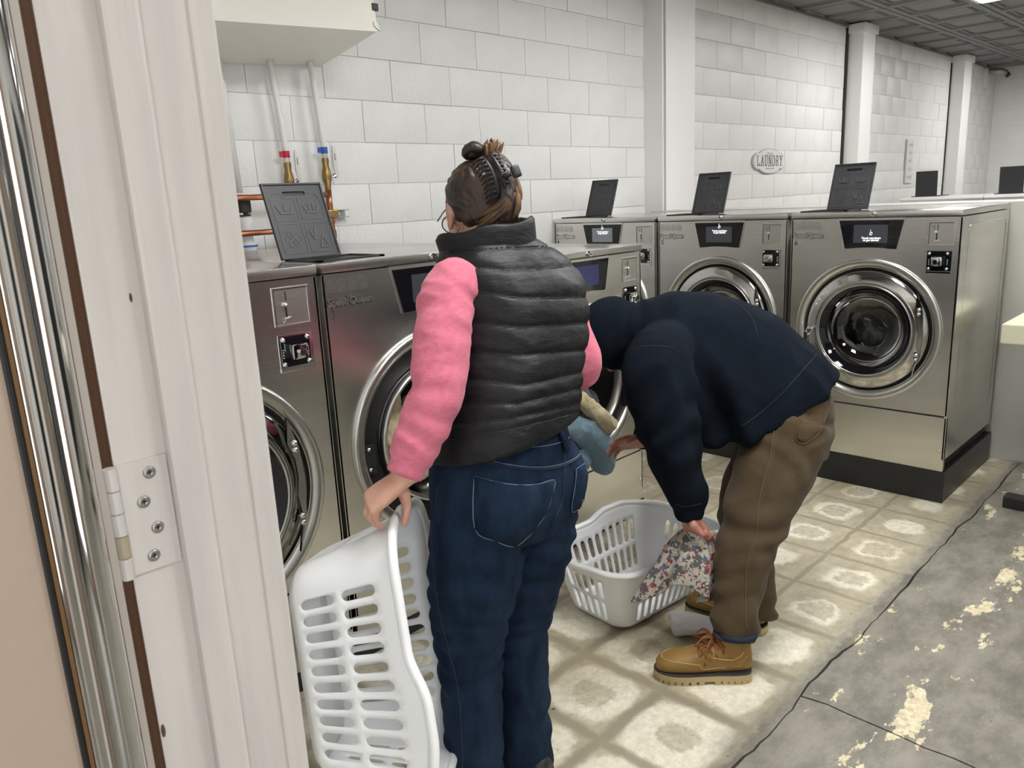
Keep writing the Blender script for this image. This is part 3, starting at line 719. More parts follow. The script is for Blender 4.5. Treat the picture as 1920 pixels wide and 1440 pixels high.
# row of washers beyond the bulkhead, seen from behind: white tops and two raised lids
for i, (y0, lab) in enumerate(((3.05, 'far washer beyond the bulkhead with its black lid raised, in front of the third pillar'), (2.255, 'far washer beyond the bulkhead with its black lid raised, near the right edge'))):
    t = thing('washing_machine', lab, 'washer', (9.05, y0, 0), 0, 'front load washers in the laundry')
    bm = nb(); box(bm, 0, .80, -.79, 0, .1, 1.29, .004); obj('cabinet', bm, steel, t)
    bm = nb(); box(bm, -.005, .80, -.79, 0, 1.29, 1.318, .004); obj('top', bm, pvc, t)
    bm = nb(); box(bm, .02, .78, -.77, -.02, 0, .1); obj('foot_frame', bm, rubber, t)
    bm = nb(); box(bm, .27, .58, -.31, -.02, 1.316, 1.326, .002); obj('dispenser', bm, blackp, t)
    bm = nb(); lx, lw, lh = .28, .215, .265
    prism(bm, [(0, 0), (lw, 0), (lw, lh), (0, lh)], -.006, .006)
    for q in range(3): pass
    stroke(bm, [(lw*.25, lh*.86), (lw*.32, lh*.83), (lw*.68, lh*.83), (lw*.75, lh*.86)], .006, .006, .010)
    o = obj('dispenser_lid', bm, blackp, t); o.location = (lx, -.06, 1.322); o.rotation_euler = (math.radians(4), 0, -PI/2)
# ------------------------------------------------------------------ on the wall behind the near row
def wp(x, y, off=.06): d = ray(x, y); return CAM+d*((WY-off)/d.y)
# cream box
bm = nb()
fl, fr_, bl, br = (.9, 2.956, 2.172), (2.223, 2.956, 2.243), (.9, 3.418, 2.094), (2.223, 3.418, 2.168)
up = Vector((-.035, 0, .65))
lo = [bm.verts.new(p) for p in (fl, fr_, br, bl)]; hi = [bm.verts.new(Vector(p)+up) for p in (fl, fr_, br, bl)]
ring_faces(bm, [lo, hi], True, True); bmesh.ops.bevel(bm, geom=list(bm.edges), offset=.004, segments=2, affect='EDGES')
wb = tag(obj('wall_unit', bm, cream, angle=40), 'cream metal box with a folded lower lip hung high on the block wall', 'metal box')
bm = nb(); a, b = Vector(fl), Vector(fr_); dn = (b-a).normalized(); upn = up.normalized()
q = [a+Vector((0, -.004, 0)), b+Vector((.004, -.004, 0))]
vs = [bm.verts.new(p) for p in (q[0]+upn*-.002, q[1]+upn*-.002, q[1]+upn*.034, q[0]+upn*.034)]; vb = [bm.verts.new(v.co+Vector((0, .008, 0))) for v in vs]
ring_faces(bm, [vs, vb], True, True); lipo = obj('lower_lip', bm, cream, wb)
bm = nb(); tube(bm, [b+Vector((.0045, -.0052, .0)), b+Vector((-.024, -.0052, .018)), b+Vector((-.026, -.0052, .034))], .0014, 5); obj('lip_notch', bm, ink, lipo)
bm = nb(); box(bm, 2.20, 2.232, 2.95, 2.98, 2.325, 2.355, .004); obj('latch', bm, blackp, wb)
# pipes
def pipe_line(name, label, xb, ztape, zbot, tape, lean):
    t = thing(name, label, 'pipe', (xb, WY-.06, zbot))
    bm = nb(); tube(bm, [(-lean, 0, 2.5-zbot), (-lean*.02, 0, ztape-zbot+.01), (0, 0, ztape-zbot-.05)], .0145, 14); obj('painted_pipe', bm, pipe_w, t, smooth=True)
    bm = nb(); tube(bm, [(0, 0, ztape-zbot-.016), (0, 0, ztape-zbot+.014)], .0165, 14); box(bm, -.034, -.012, -.003, .003, ztape-zbot-.013, ztape-zbot+.012); obj('tape_band', bm, tape, t)
    z = ztape-zbot-.055
    bm = nb(); loft(bm, [((0, 0, z+.018), (.0165, 0, 0), (0, .0165, 0)), ((0, 0, z+.005), (.018, 0, 0), (0, .018, 0)), ((0, 0, z-.02), (.015, 0, 0), (0, .015, 0)), ((0, 0, z-.035), (.020, 0, 0), (0, .020, 0)), ((0, 0, z-.06), (.024, 0, 0), (0, .024, 0)), ((0, 0, z-.085), (.023, 0, 0), (0, .023, 0)), ((0, 0, z-.10), (.017, 0, 0), (0, .017, 0)), ((0, 0, z-.135), (.014, 0, 0), (0, .014, 0))], 14)
    obj('valve_body', bm, brass, t, angle=50)
    hd = None
    bm = nb(); tube(bm, [(.022, -.022, z-.068), (.034, -.030, z-.062)], .011, 10); hd0 = obj('valve_stem', bm, chrome, t, angle=40)
    bm = nb(); loft(bm, [((.038, -.032, z-.078), (.010, 0, 0), (0, .005, 0)), ((.036, -.034, z-.05), (.010, 0, 0), (0, .004, 0)), ((.030, -.036, z-.02), (.0125, 0, 0), (0, .006, 0)), ((.030, -.036, z+.06), (.0125, 0, 0), (0, .007, 0)), ((.028, -.036, z+.072), (.006, 0, 0), (0, .004, 0))], 10, 0, 3)
    hl = obj('lever_handle', bm, mat('lever_sleeve', (.62, .62, .60), .4) if 'lever_sleeve' not in MATS else MATS['lever_sleeve'], t, angle=40)
    bm = nb(); stroke(bm, [(.026, z+.045), (.030, z+.03), (.028, z+.01), (.033, z+.01)], .003, -.0425, -.0415); obj('lever_print', bm, ink, hl)
    return t, z
hp, zz = pipe_line('hot_water_pipe', 'white painted pipe with red tape and a brass lever valve', 1.945, 1.755, 1.25, redt, .058)
bm = nb(); tube(bm, [(0, 0, zz-.13), (0, 0, 0)], .0125, 12); obj('copper_tail', bm, copper, hp, smooth=True)
cp_, zz = pipe_line('cold_water_pipe', 'white painted pipe with blue tape and copper tail below its valve', 2.150, 1.775, 1.25, bluet, .05)
bm = nb(); tube(bm, [(0, 0, zz-.13), (0, 0, .20)], .0155, 14); obj('copper_tail', bm, copper, cp_, smooth=True)
bm = nb()
loft(bm, [((0, 0, z), (r, 0, 0), (0, r, 0)) for z, r in ((.205, .019), (.18, .019), (.178, .016), (.15, .016), (.148, .021), (.11, .021), (.108, .016), (.07, .017), (0, .017))], 12)
tube(bm, [(0, 0, .13), (-.04, 0, .13)], .016, 10); obj('copper_fitting', bm, copper, cp_, angle=40)
t = thing('pipe_clamp', 'galvanised channel bracket clamping the copper pipe to the wall', 'bracket', (2.17, WY, 1.478))
bm = nb(); box(bm, -.03, .10, -.045, -.003, .012, .016); box(bm, -.03, .10, -.045, -.003, -.022, -.018); box(bm, -.03, .10, -.006, -.001, -.02, .014); obj('channel', bm, galv, t)
bm = nb(); box(bm, -.045, .012, -.085, -.035, -.02, .018, .006); obj('clamp', bm, brass, t)
bm = nb(); cyl(bm, (.035, -.05, -.002), (.035, -.03, -.002), .010, 6); obj('bolt', bm, chrome, t)
bm = nb(); a_, b_ = wp(410, 130, .05), wp(446, 362, .05); tube(bm, [a_+(a_-b_)*.6, b_], .022, 12)
tag(obj('white_conduit', bm, pipe_w, smooth=True), 'white painted conduit half hidden by the door frame', 'pipe')
for z, lab in ((1.566, 'upper horizontal copper pipe behind the raised dispenser lid'), (1.412, 'lower horizontal copper pipe behind the raised dispenser lid')):
    bm = nb(); tube(bm, [(1.35, WY-.118, z), (2.10, WY-.118, z)], .013, 12); o = tag(obj('copper_pipe', bm, copper, smooth=True), lab, 'pipe')
t = thing('drain_pipe', 'white plastic drain pipe with black rubber coupling next to the door frame', 'pipe', (1.702, WY-.056, 1.2))
bm = nb(); loft(bm, [((0, 0, z), (r, 0, 0), (0, r, 0)) for z, r in ((.0, .034), (.13, .034), (.15, .044), (.165, .044), (.17, .03), (.245, .028), (.26, .034), (.28, .034))], 18); obj('drain_fitting', bm, pvc, t, angle=40)
bm = nb(); lathe(bm, [(.045, 0), (.045, .008)], (0, 0, 0), 18); bmesh.ops.rotate(bm, verts=bm.verts, cent=(0, 0, 0), matrix=Matrix.Rotation(PI/2, 3, 'X')); bmesh.ops.translate(bm, verts=bm.verts, vec=(0, 0, .15)); obj('blue_band', bm, bluet, t)
bm = nb(); loft(bm, [((0, 0, z), (r, 0, 0), (0, r, 0)) for z, r in ((.285, .030), (.30, .031), (.305, .036), (.36, .036), (.362, .032), (.37, .032))], 18); obj('rubber_coupling', bm, rubber, t, angle=40)
bm = nb(); loft(bm, [((0, 0, z), (r, 0, 0), (0, r, 0)) for z, r in ((.292, .0325), (.302, .0325))], 18); obj('hose_band', bm, chrome, t)
bm = nb(); tube(bm, [(0, 0, .06), (.10, .02, .06), (.11, .02, .06)], [.026, .028, .036], 14); tube(bm, [(.1, .02, .06), (.22, .02, .06)], .028, 14); obj('drain_branch', bm, pvc, t, angle=40)
# ------------------------------------------------------------------ signs on the wall
t = thing('laundry_sign', 'white scalloped plaque reading LAUNDRY on the block wall', 'sign', (6.757, WY-.006, 1.725))
def plaque(sx, sz):
    out = []
    base = []
    for k in range(13): a = PI*.78-k*PI*.56/12; base.append((math.cos(a)*.66, .40+.52*math.sin(a)))
    q = [(x, z) for x, z in base]
    q += [(.60, .62), (.70, .55), (.78, .62), (.84, .52)]
    q += [(.84+.16*math.cos(a), .0+.50*math.sin(a)) for a in [PI*.42-k*PI*.84/8 for k in range(9)]]
    q += [(.78, -.62), (.70, -.55), (.60, -.62)]
    q += [(x, -z) for x, z in reversed(base)]
    q += [(-x, -z) for x, z in [(.60, .62), (.70, .55), (.78, .62), (.84, .52)]]
    q += [(-(.84+.16*math.cos(a)), .50*math.sin(a)) for a in [-PI*.42+k*PI*.84/8 for k in range(9)]]
    q += [(-.78, .62), (-.70, .55), (-.60, .62)]
    return [(x*sx, z*sz) for x, z in q]
bm = nb(); prism(bm, plaque(.305, .118), -.010, 0); obj('plaque_edge', bm, sign_e, t)
bm = nb(); prism(bm, plaque(.292, .110), -.014, -.008); obj('plaque_face', bm, sign_m, t)
def serif_word(bm, word, x, z, hgt, wdt, gap, y0, y1, arch=0):
    """roman capitals drawn as strokes with serifs"""
    G = {'L': [[(0, 0), (0, 1)], [(0, 0), (1, 0), (1, .22)], [(-.2, 1), (.25, 1)]], 'A': [[(0, 0), (.5, 1), (1, 0)], [(.2, .38), (.8, .38)], [(-.15, 0), (.2, 0)], [(.8, 0), (1.15, 0)]],
         'U': [[(0, 1), (0, .25), (.25, 0), (.7, 0), (.95, .25), (.95, 1)], [(-.2, 1), (.25, 1)], [(.75, 1), (1.15, 1)]], 'N': [[(0, 0), (0, 1), (1, 0), (1, 1)], [(-.2, 0), (.2, 0)], [(.8, 1), (1.2, 1)]],
         'D': [[(0, 0), (0, 1), (.6, 1), (1, .7), (1, .3), (.6, 0), (0, 0)]], 'R': [[(0, 0), (0, 1), (.7, 1), (.95, .75), (.7, .5), (0, .5)], [(.5, .5), (1.05, 0)], [(-.2, 0), (.25, 0)]],
         'Y': [[(0, 1), (.5, .45), (1, 1)], [(.5, .45), (.5, 0)], [(.25, 0), (.75, 0)], [(-.2, 1), (.2, 1)], [(.8, 1), (1.2, 1)]]}
    n = len(word); tot = n*wdt+(n-1)*gap
    for i, ch in enumerate(word):
        xx = x-tot/2+i*(wdt+gap); s = 1+arch*(1-abs(2*(i+.5)/n-1))*.5; dz = arch*.0
        for st in G[ch]: stroke(bm, [(xx+p[0]*wdt, z+(p[1]-.5)*hgt*s) for p in st], .0075, y0, y1)
bm = nb(); serif_word(bm, 'LAUNDRY', 0, .004, .078, .038, .032, -.016, -.013, .35); obj('lettering', bm, mat('sign_ink', (.10, .10, .10), .6), t)
put_text('lettering', 'self service', .026, (0, -.0145, .068), sign_e, t, .0005, 0, 1, 'CENTER')
put_text('lettering', 'wash dry & fold', .026, (0, -.0145, -.062), sign_e, t, .0005, 0, 1, 'CENTER')
t = thing('list_sign', 'tall narrow white sign with small words between the two capped pillars', 'sign', (10.32, WY-.005, 1.47))
bm = nb(); box(bm, -.115, .115, -.016, 0, 0, .505, .003); obj('board', bm, [sign_m], t)
bm = nb(); box(bm, -.121, -.113, -.017, 0, 0, .505); obj('shadow_edge', bm, sign_e, t)
for i, wd_ in enumerate(('wash', 'dry', 'fold', 'iron', 'repeat')):
    put_text('lettering', wd_, .075, (.01, -.0165, .445-i*.093), sign_e, t, .0005, .001, .9, 'CENTER')
t = thing('security_camera', 'small camera on a white bracket high in the far corner', 'camera', (13.2, WY-.02, 2.93))
bm = nb(); box(bm, -.03, .03, -.03, .018, -.20, .06, .005); obj('bracket', bm, pipe_w, t)
bm = nb(); tube(bm, [(0, -.03, .02), (.10, -.16, .01), (.14, -.22, -.02)], [.03, .045, .04], 12); obj('camera_body', bm, galv, t, smooth=True)
bm = nb(); tube(bm, [(.14, -.22, -.02), (.16, -.25, -.06)], .035, 12); obj('camera_lens', bm, blackp, t, smooth=True)
# ------------------------------------------------------------------ table at the right edge
t = thing('folding_table', 'cream laminate folding table with a black foot at the right edge', 'table', (4.25, .30, 0))
bm = nb(); box(bm, -.32, .40, -1.0, .565, .775, .862, .006); obj('table_top', bm, mat('cream_laminate', (.66, .64, .48), .4), t)
bm = nb(); box(bm, -.285, -.21, -.9, .50, 0, .055, .006); obj('table_foot', bm, plinth_m, t)
bm = nb(); box(bm, .29, .36, -.9, .50, 0, .055, .006); obj('table_foot', bm, plinth_m, t)
for xx in (-.27, .305): bm = nb(); box(bm, xx, xx+.04, -.25, -.19, .055, .775); obj('table_leg', bm, plinth_m, t)
# ------------------------------------------------------------------ laundry baskets
BW_L, BW_S, BW_C = .40, .225, .115; PER = 2*(BW_L+BW_S)+4*BW_C; BH = .265
def bpos(s, zz):
    """point of the basket wall: s along the perimeter, zz height 0..BH"""
    t = max(0, min(1, zz/BH)); dn = max(0, 1-zz/.03)
    hx = .226+.072*t-.016*dn*dn; hy = .136+.066*t-.016*dn*dn; r = .058+.034*t
    segs = [(BW_L, 0), (BW_C, 1), (BW_S, 2), (BW_C, 3), (BW_L, 4), (BW_C, 5), (BW_S, 6), (BW_C, 7)]
    s = s % PER
    for L_, k in segs:
        if s <= L_+1e-9: break
        s -= L_
    u = s/L_
    if k == 0: p = (-(hx-r)+2*(hx-r)*u, -hy)
    elif k == 1: a = -PI/2+u*PI/2; p = (hx-r+r*math.cos(a), -(hy-r)+r*math.sin(a))
    elif k == 2: p = (hx, -(hy-r)+2*(hy-r)*u)
    elif k == 3: a = u*PI/2; p = (hx-r+r*math.cos(a), hy-r+r*math.sin(a))
    elif k == 4: p = (hx-r-2*(hx-r)*u, hy)
    elif k == 5: a = PI/2+u*PI/2; p = (-(hx-r)+r*math.cos(a), hy-r+r*math.sin(a))
    elif k == 6: p = (-hx, hy-r-2*(hy-r)*u)
    else: a = PI+u*PI/2; p = (-(hx-r)+r*math.cos(a), -(hy-r)+r*math.sin(a))
    lift = (-.006+.026*sstep(-.05, .06, p[0])-.030*sstep(.12, .29, p[0])-.012*math.exp(-(p[1]/.07)**2)*(1 if p[0] < -.2 else 0))*t**3
    wave = .007*sstep(-.06, .07, p[0])*t**2
    q = Vector((p[0], p[1], 0)); q += q.normalized()*wave
    return Vector((q.x, q.y, zz+lift))
def basket_meshes():
    slots = []
    def add(s0, n, sp, row):
        for i in range(n):
            c = s0+(i-(n-1)/2)*sp; slots.append((c, *row))
    for row in ((.032, .112), (.130, .210)):
        add(BW_L/2, 10, .0405, row); add(BW_L+2*BW_C+BW_S+BW_L/2, 10, .0405, row)
        add(BW_L+BW_C+BW_S/2, 5, .044, row); add(2*BW_L+3*BW_C+BW_S+BW_S/2, 5, .044, row)
    hw = .0122; loops = []
    for c, a, b in slots:
        lp = [(c+hw*math.cos(t), b-hw+hw*math.sin(t)) for t in [k*PI/6 for k in range(7)]]+[(c-hw*math.cos(t), a+hw-hw*math.sin(t)) for t in [k*PI/6 for k in range(7)]]
        loops.append(lp)
    def inside(x, z):
        for c, a, b in slots:
            if abs(x-c) < hw and a < z < b:
                if z > b-hw: return (x-c)**2+(z-b+hw)**2 < hw*hw*.98
                if z < a+hw: return (x-c)**2+(z-a-hw)**2 < hw*hw*.98
                return True
        return False
    ns, nz_ = 112, 13
    outer = [(PER*i/ns, 0) for i in range(ns)]+[(PER, BH*j/nz_) for j in range(nz_)]+[(PER*(ns-i)/ns, BH) for i in range(ns)]+[(0, BH*(nz_-j)/nz_) for j in range(nz_)]
    pts = []
    for i in range(1, ns):
        for j in range(1, nz_):
            x, z = PER*i/ns, BH*j/nz_
            if not any(abs(x-c) < hw+.003 and a-.003 < z < b+.003 for c, a, b in slots): pts.append((x, z))
    v, f = cdt(pts, [outer]+loops, lambda x, z: not inside(x, z))
    bm = nb(); vs = [bm.verts.new(bpos(p.x, p.y)) for p in v]
    for t in f:
        try: bm.faces.new([vs[i] for i in t])
        except ValueError: pass
    bmesh.ops.remove_doubles(bm, verts=bm.verts, dist=1e-5)
    c0 = bm.verts.new((0, 0, .001)); ring = [bm.verts.new(bpos(PER*i/64, 0)) for i in range(64)]
    for i in range(64): bm.faces.new((c0, ring[i], ring[(i+1) % 64]))
    bmesh.ops.recalc_face_normals(bm, faces=bm.faces)
    for fc in bm.faces: fc.smooth = True
    body = bpy.data.meshes.new('basket_body'); bm.to_mesh(body); bm.free()
    bm = nb(); R = []
    n = 110
    for i in range(n):
        p = bpos(PER*i/n, BH); q = bpos(PER*(i+.5)/n, BH); tn = (bpos(PER*(i+.4)/n, BH)-bpos(PER*(i-.4)/n, BH)).normalized()
        out = Vector((tn.y, -tn.x, 0)).normalized(); up = tn.cross(out)*-1
        if up.z < 0: up = -up
        R.append([bm.verts.new(p+out*(.0085+.0135*math.cos(a))+up*(.0105*math.sin(a)-.002)) for a in [k*2*PI/12 for k in range(12)]])
    ring_faces(bm, R+[R[0]], True, False); bmesh.ops.recalc_face_normals(bm, faces=bm.faces)
    for fc in bm.faces: fc.smooth = True
    rim = bpy.data.meshes.new('basket_rim'); bm.to_mesh(rim); bm.free()
    return body, rim
BODY, RIM = basket_meshes()
def basket(label, mw):
    t = thing('laundry_basket', label, 'basket', (0, 0, 0), 0, 'white laundry baskets'); t.matrix_world = mw
    b = obj('basket_body', BODY, white_pl, t); m = b.modifiers.new('thickness', 'SOLIDIFY'); m.thickness = .0028; m.offset = 0
    obj('basket_rim', RIM, white_pl, t); return t
basket('white slotted laundry basket standing on the floor in front of the bent man',
       Matrix.Translation((2.205, 1.600, .003)) @ Matrix.Rotation(math.radians(-5.6), 4, 'Z'))
nz = (CR*.95+Vector((0, 0, .16))-CF*.01).normalized()
ax = Vector((-.10, -.235, -.965)); ax = (ax-nz*ax.dot(nz)).normalized(); ay = nz.cross(ax)
B1C = at(562, 1276, 1.66)+(ay if ay.dot(CF) > 0 else -ay)*.135
Mb = Matrix((ax, ay, nz)).transposed().to_4x4(); Mb.translation = B1C
basket1 = basket('white slotted laundry basket held upright on end by the woman in the black vest', Mb)
# ------------------------------------------------------------------ loose laundry
def cloth_mat(name, c1, c2, sc=40):
    return mat(name, c1, .85, bump=(sc*3, .25, (1, 1, 1), 4), var=(c2, sc*.4, (1, 1, 1), .35, .7), sheen=.2)
khaki_c = cloth_mat('khaki_knit', (.40, .335, .20), (.50, .43, .28)); blue_c = cloth_mat('light_blue_cloth', (.17, .27, .34), (.21, .31, .38))
sock_m = cloth_mat('sock_knit', (.62, .60, .61), (.70, .68, .69)); dark_c = cloth_mat('dark_cloth', (.015, .017, .022), (.03, .03, .035))
def crumple(me, amp, sc, seed=0):
    def fn(c, n):
        p = Vector((c.x*sc+seed, c.y*sc, c.z*sc)); a = noise.noise(p); b = noise.noise(p*2.3+Vector((5, 1, 2)))
        return amp*((1-abs(a)*2)+.45*(1-abs(b)*2)-.6)
    displace(me, fn)
def atY(x, y, Y): d = ray(x, y); return CAM+d*(Y/d.y)
bm = nb()
ball(bm, (1.62, FY+.19, .60), (.20, .16, .10)); ball(bm, (1.57, FY+.15, .70), (.12, .11, .11)); ball(bm, (1.54, FY+.18, .82), (.09, .10, .06)); ball(bm, (1.75, FY+.2, .70), (.12, .12, .10))
me = remesh(bm, .010, 4); crumple(me, .022, 11, 3); tag(obj('khaki_clothes', me, khaki_c, smooth=True), 'heap of khaki clothes inside the drum of washer number 2', 'clothes')
bm = nb(); P0 = [atY(1072, 735, 2.10), atY(1092, 750, 2.02), atY(1118, 775, 1.97), atY(1146, 803, 1.93)]
pts = cr([tuple(p) for p in P0], 5); tube(bm, pts, [.022+.018*(i/(len(pts)-1))**.7 for i in range(len(pts))], 20)
me = remesh(bm, .005, 3); crumple(me, .005, 26, 1); tag(obj('khaki_sleeve', me, khaki_c, smooth=True), 'khaki ribbed sleeve hanging out of the open washer by the woman', 'clothes')
bm = nb(); q = [(atY(1070, 800, 2.06), .05), (atY(1100, 810, 1.99), .060), (atY(1122, 838, 1.96), .062), (atY(1130, 862, 1.95), .058), (atY(1133, 874, 1.95), .050)]
tube(bm, [p for p, r in q], [r for p, r in q], 20); ball(bm, q[-1][0], (.05, .04, .035)); ball(bm, atY(1085, 868, 1.98), (.055, .05, .05))
me = remesh(bm, .006, 3); crumple(me, .006, 14, 6); tag(obj('light_blue_garment', me, blue_c, smooth=True), 'light blue garment hanging out of the open washer beside the jeans pocket', 'clothes')
bm = nb(); ball(bm, (2.50, 2.20, .60), (.17, .14, .09)); ball(bm, (2.44, 2.10, .66), (.09, .08, .06)); me = remesh(bm, .009, 3); crumple(me, .02, 13, 9)
tag(obj('dark_clothes', me, dark_c, smooth=True), 'dark bundle of clothes inside the open washer behind the khaki sleeve', 'clothes')
# sock on the floor
bm = nb(); A = Vector((2.07, 1.355, 0)); B = Vector((2.205, 1.240, 0)); d_ = (B-A).normalized(); s_ = Vector((-d_.y, d_.x, 0)); up = Vector((0, 0, 1)); Rg = []
for k, (u, hw_, hh) in enumerate([(0.0, .046, .040), (.02, .048, .043), (.05, .045, .040), (.085, .040, .034), (.125, .038, .028), (.155, .030, .020), (.17, .016, .010)]):
    c = A+d_*u+up*(hh*.96+.004); Rg.append([bm.verts.new(c+s_*hw_*math.cos(t)+(up*hh-d_*(.018 if k == 0 else 0))*math.sin(t)) for t in [i*2*PI/18 for i in range(18)]])
Ri = []
for u, sc_ in ((.004, .86), (.05, .8), (.09, .6)):
    c = A+d_*u+up*(.040); Ri.append([bm.verts.new(c+s_*.043*sc_*math.cos(t)+up*.038*sc_*math.sin(t)) for t in [i*2*PI/18 for i in range(18)]])
ring_faces(bm, list(reversed(Ri))+Rg, True, False); bm.faces.new(Rg[-1]); bm.faces.new(Ri[-1])
bmesh.ops.subdivide_edges(bm, edges=bm.edges, cuts=1, use_grid_fill=True, smooth=.5)
bmesh.ops.recalc_face_normals(bm, faces=bm.faces)
me = bpy.data.meshes.new('sock'); bm.to_mesh(me); bm.free(); crumple(me, .004, 24, 2)
mz = min(v.co.z for v in me.vertices)
for v in me.vertices: v.co.z += .002-mz
tag(obj('sock', me, sock_m, smooth=True), 'crumpled white sock lying on the floor between basket and boots', 'sock')
# floral cloth held over the basket
def floral_material():
    m = bpy.data.materials.new('floral_print'); m.use_nodes = True; t = m.node_tree; L = t.links.new; b = t.nodes['Principled BSDF']
    b.inputs['Roughness'].default_value = .8
    tc = N(t, 'ShaderNodeTexCoord')
    nzt = N(t, 'ShaderNodeTexNoise'); nzt.inputs['Scale'].default_value = 60; nzt.inputs['Detail'].default_value = 3; L(tc.outputs['Object'], nzt.inputs[0])
    vm = N(t, 'ShaderNodeVectorMath', operation='MULTIPLY_ADD'); vm.inputs[1].default_value = (.03, .03, .03); L(nzt.outputs['Color'], vm.inputs[0]); L(tc.outputs['Object'], vm.inputs[2])
    col = None
    base = (.40, .37, .32)
    prev = base
    for sc, rad, c, off in ((26, .38, (.085, .092, .088), 0), (30, .27, (.06, .10, .18), 3.3), (29, .27, (.22, .014, .024), 7.7), (62, .22, (.24, .024, .03), 1.9), (50, .32, (.07, .08, .072), 5.1), (58, .10, (.55, .40, .12), 9), (52, .20, (.54, .50, .44), 12)):
        mp = N(t, 'ShaderNodeMapping'); mp.inputs['Location'].default_value = (off, off*.37, off*.7); L(vm.outputs[0], mp.inputs[0])
        v = N(t, 'ShaderNodeTexVoronoi'); v.inputs['Scale'].default_value = sc; L(mp.outputs[0], v.inputs[0])
        n2 = N(t, 'ShaderNodeTexNoise'); n2.inputs['Scale'].default_value = 190; L(tc.outputs['Object'], n2.inputs[0])
        s = N(t, 'ShaderNodeMath', operation='MULTIPLY_ADD'); L(n2.outputs[0], s.inputs[0]); s.inputs[1].default_value = .35; L(v.outputs['Distance'], s.inputs[2])
        lt = N(t, 'ShaderNodeMapRange'); L(s.outputs[0], lt.inputs[0]); lt.inputs['From Min'].default_value = rad+.20; lt.inputs['From Max'].default_value = rad+.14
        mx = N(t, 'ShaderNodeMix', data_type='RGBA'); L(lt.outputs[0], mx.inputs[0])
        if isinstance(prev, tuple): mx.inputs[6].default_value = (*prev, 1)
        else: L(prev, mx.inputs[6])
        mx.inputs[7].default_value = (*c, 1); prev = mx.outputs[2]
    L(prev, b.inputs['Base Color']); return m
top = at(1302, 992, 2.50); dn = Vector((0, 0, -1)); n = 60; rows = []
bm = nb()
prof = [(-.012, .012, .010), (.0, .038, .022), (.02, .060, .040), (.05, .078, .055), (.085, .094, .062), (.12, .104, .066), (.155, .112, .066), (.185, .116, .064)]
lean = at(1264, 1100, 2.49)-at(1302, 1000, 2.50)
for z, a, b_ in prof:
    u = z/.185; c = top+Vector((lean.x*u*.8, lean.y*u*.8, -z)); row = []
    for i in range(n):
        t = 2*PI*i/n; k = 1+u*(.30*math.sin(4*t+.6)+.20*math.sin(7*t+2))+.05*math.sin(11*t)
        drop = -.030*u*u*math.sin(2*t+2.2)+.022*u*math.sin(3*t)
        row.append(bm.verts.new(c+Vector((CR.x, CR.y, 0)).normalized()*(a*k*math.cos(t))+Vector((CF.x, CF.y, 0)).normalized()*(b_*k*math.sin(t))+Vector((0, 0, drop))))
    rows.append(row)
ring_faces(bm, rows, True, False); bm.faces.new(rows[0])
o = tag(obj('floral_garment', bm, floral_material(), smooth=True), 'white garment with red and blue flowers held over the basket by the bent man', 'clothes')
sm = o.modifiers.new('s', 'SOLIDIFY'); sm.thickness = .003; ss = o.modifiers.new('d', 'SUBSURF'); ss.levels = ss.render_levels = 1
# ------------------------------------------------------------------ people
def fabric(name, c1, c2, rough=.85, sc=300, bump=.2, sheen=.15, stretch=(1, 1, 1), vs=12):
    return mat(name, c1, rough, spec=.10, bump=(sc, bump, stretch, 3), var=(c2, vs, stretch, .35, .7), sheen=sheen)
skin_m = mat('skin', (.60, .345, .25), .48, bump=(160, .08, (1, 1, 1)), var=(( .52, .26, .19), 14, (1, 1, 1), .4, .75), subs=.06)
skin_r = mat('ruddy_skin', (.50, .235, .175), .48, bump=(160, .08, (1, 1, 1)), var=((.42, .17, .13), 14, (1, 1, 1), .4, .75), subs=.06)
pink_m = fabric('pink_fleece', (.68, .195, .270), (.60, .150, .225), .9, 240, .25, .15, (1, 1, 2.2), 60)
vest_m = mat('black_nylon', (.0080, .0081, .0095), .48, spec=.28, bump=(30, .25, (1, 1, 2.5), 3))
denim = fabric('denim', (.0075, .0165, .036), (.017, .034, .066), .8, 420, .3, 0, (1, 1, .35), 26)
stitch = mat('pale_stitching', (.12, .17, .25), .8)
stitch_d = mat('dark_stitching', (.010, .018, .038), .8)
hood_m = fabric('navy_fleece', (.0045, .0075, .0130), (.0065, .0105, .0175), .95, 260, .2, 0)
hood_s = mat('navy_seam', (.012, .016, .023), .9)
pants_m = fabric('brown_canvas', (.072, .050, .027), (.092, .066, .037), .85, 260, .2, .1)
pants_s = mat('brown_seam', (.11, .077, .043), .85)
boot_m = mat('wheat_leather', (.26, .155, .040), .55, bump=(90, .15, (1, 1, 1)), var=((.235, .12, .028), 16, (1, 1, 1), .4, .75))
boot_s = mat('leather_seam', (.46, .30, .12), .6)
sole_m = mat('tan_sole', (.47, .37, .20), .6, bump=(60, .15, (1, 1, 1))); welt_m = mat('dark_welt', (.05, .045, .045), .6)
lace_m = mat('brown_lace', (.22, .075, .015), .7)
hair_m = mat('brown_hair', (.020, .011, .0075), .38, bump=(26, .5, (2.2, 2.2, .5), 4), var=((.060, .032, .018), 10, (2, 2, .5), .42, .75))
hair_g = mat('golden_hair', (.055, .028, .013), .38, bump=(26, .5, (2.2, 2.2, .5), 4), var=((.17, .090, .035), 12, (2, 2, .6), .35, .7))
eye_w = mat('eye_white', (.75, .73, .70), .2); iris_m = mat('eye_iris', (.05, .03, .015), .2); lip_m = mat('lips', (.42, .15, .13), .45)
def V3(*a): return Vector(a)
def limb(bm, pts, n=18, sub=6):
    """pts: (point, ra, rb?) smooth tapered tube"""
    L = cr([(*p, r) for p, r in pts], sub); tube(bm, [q[:3] for q in L], [q[3] for q in L], n)
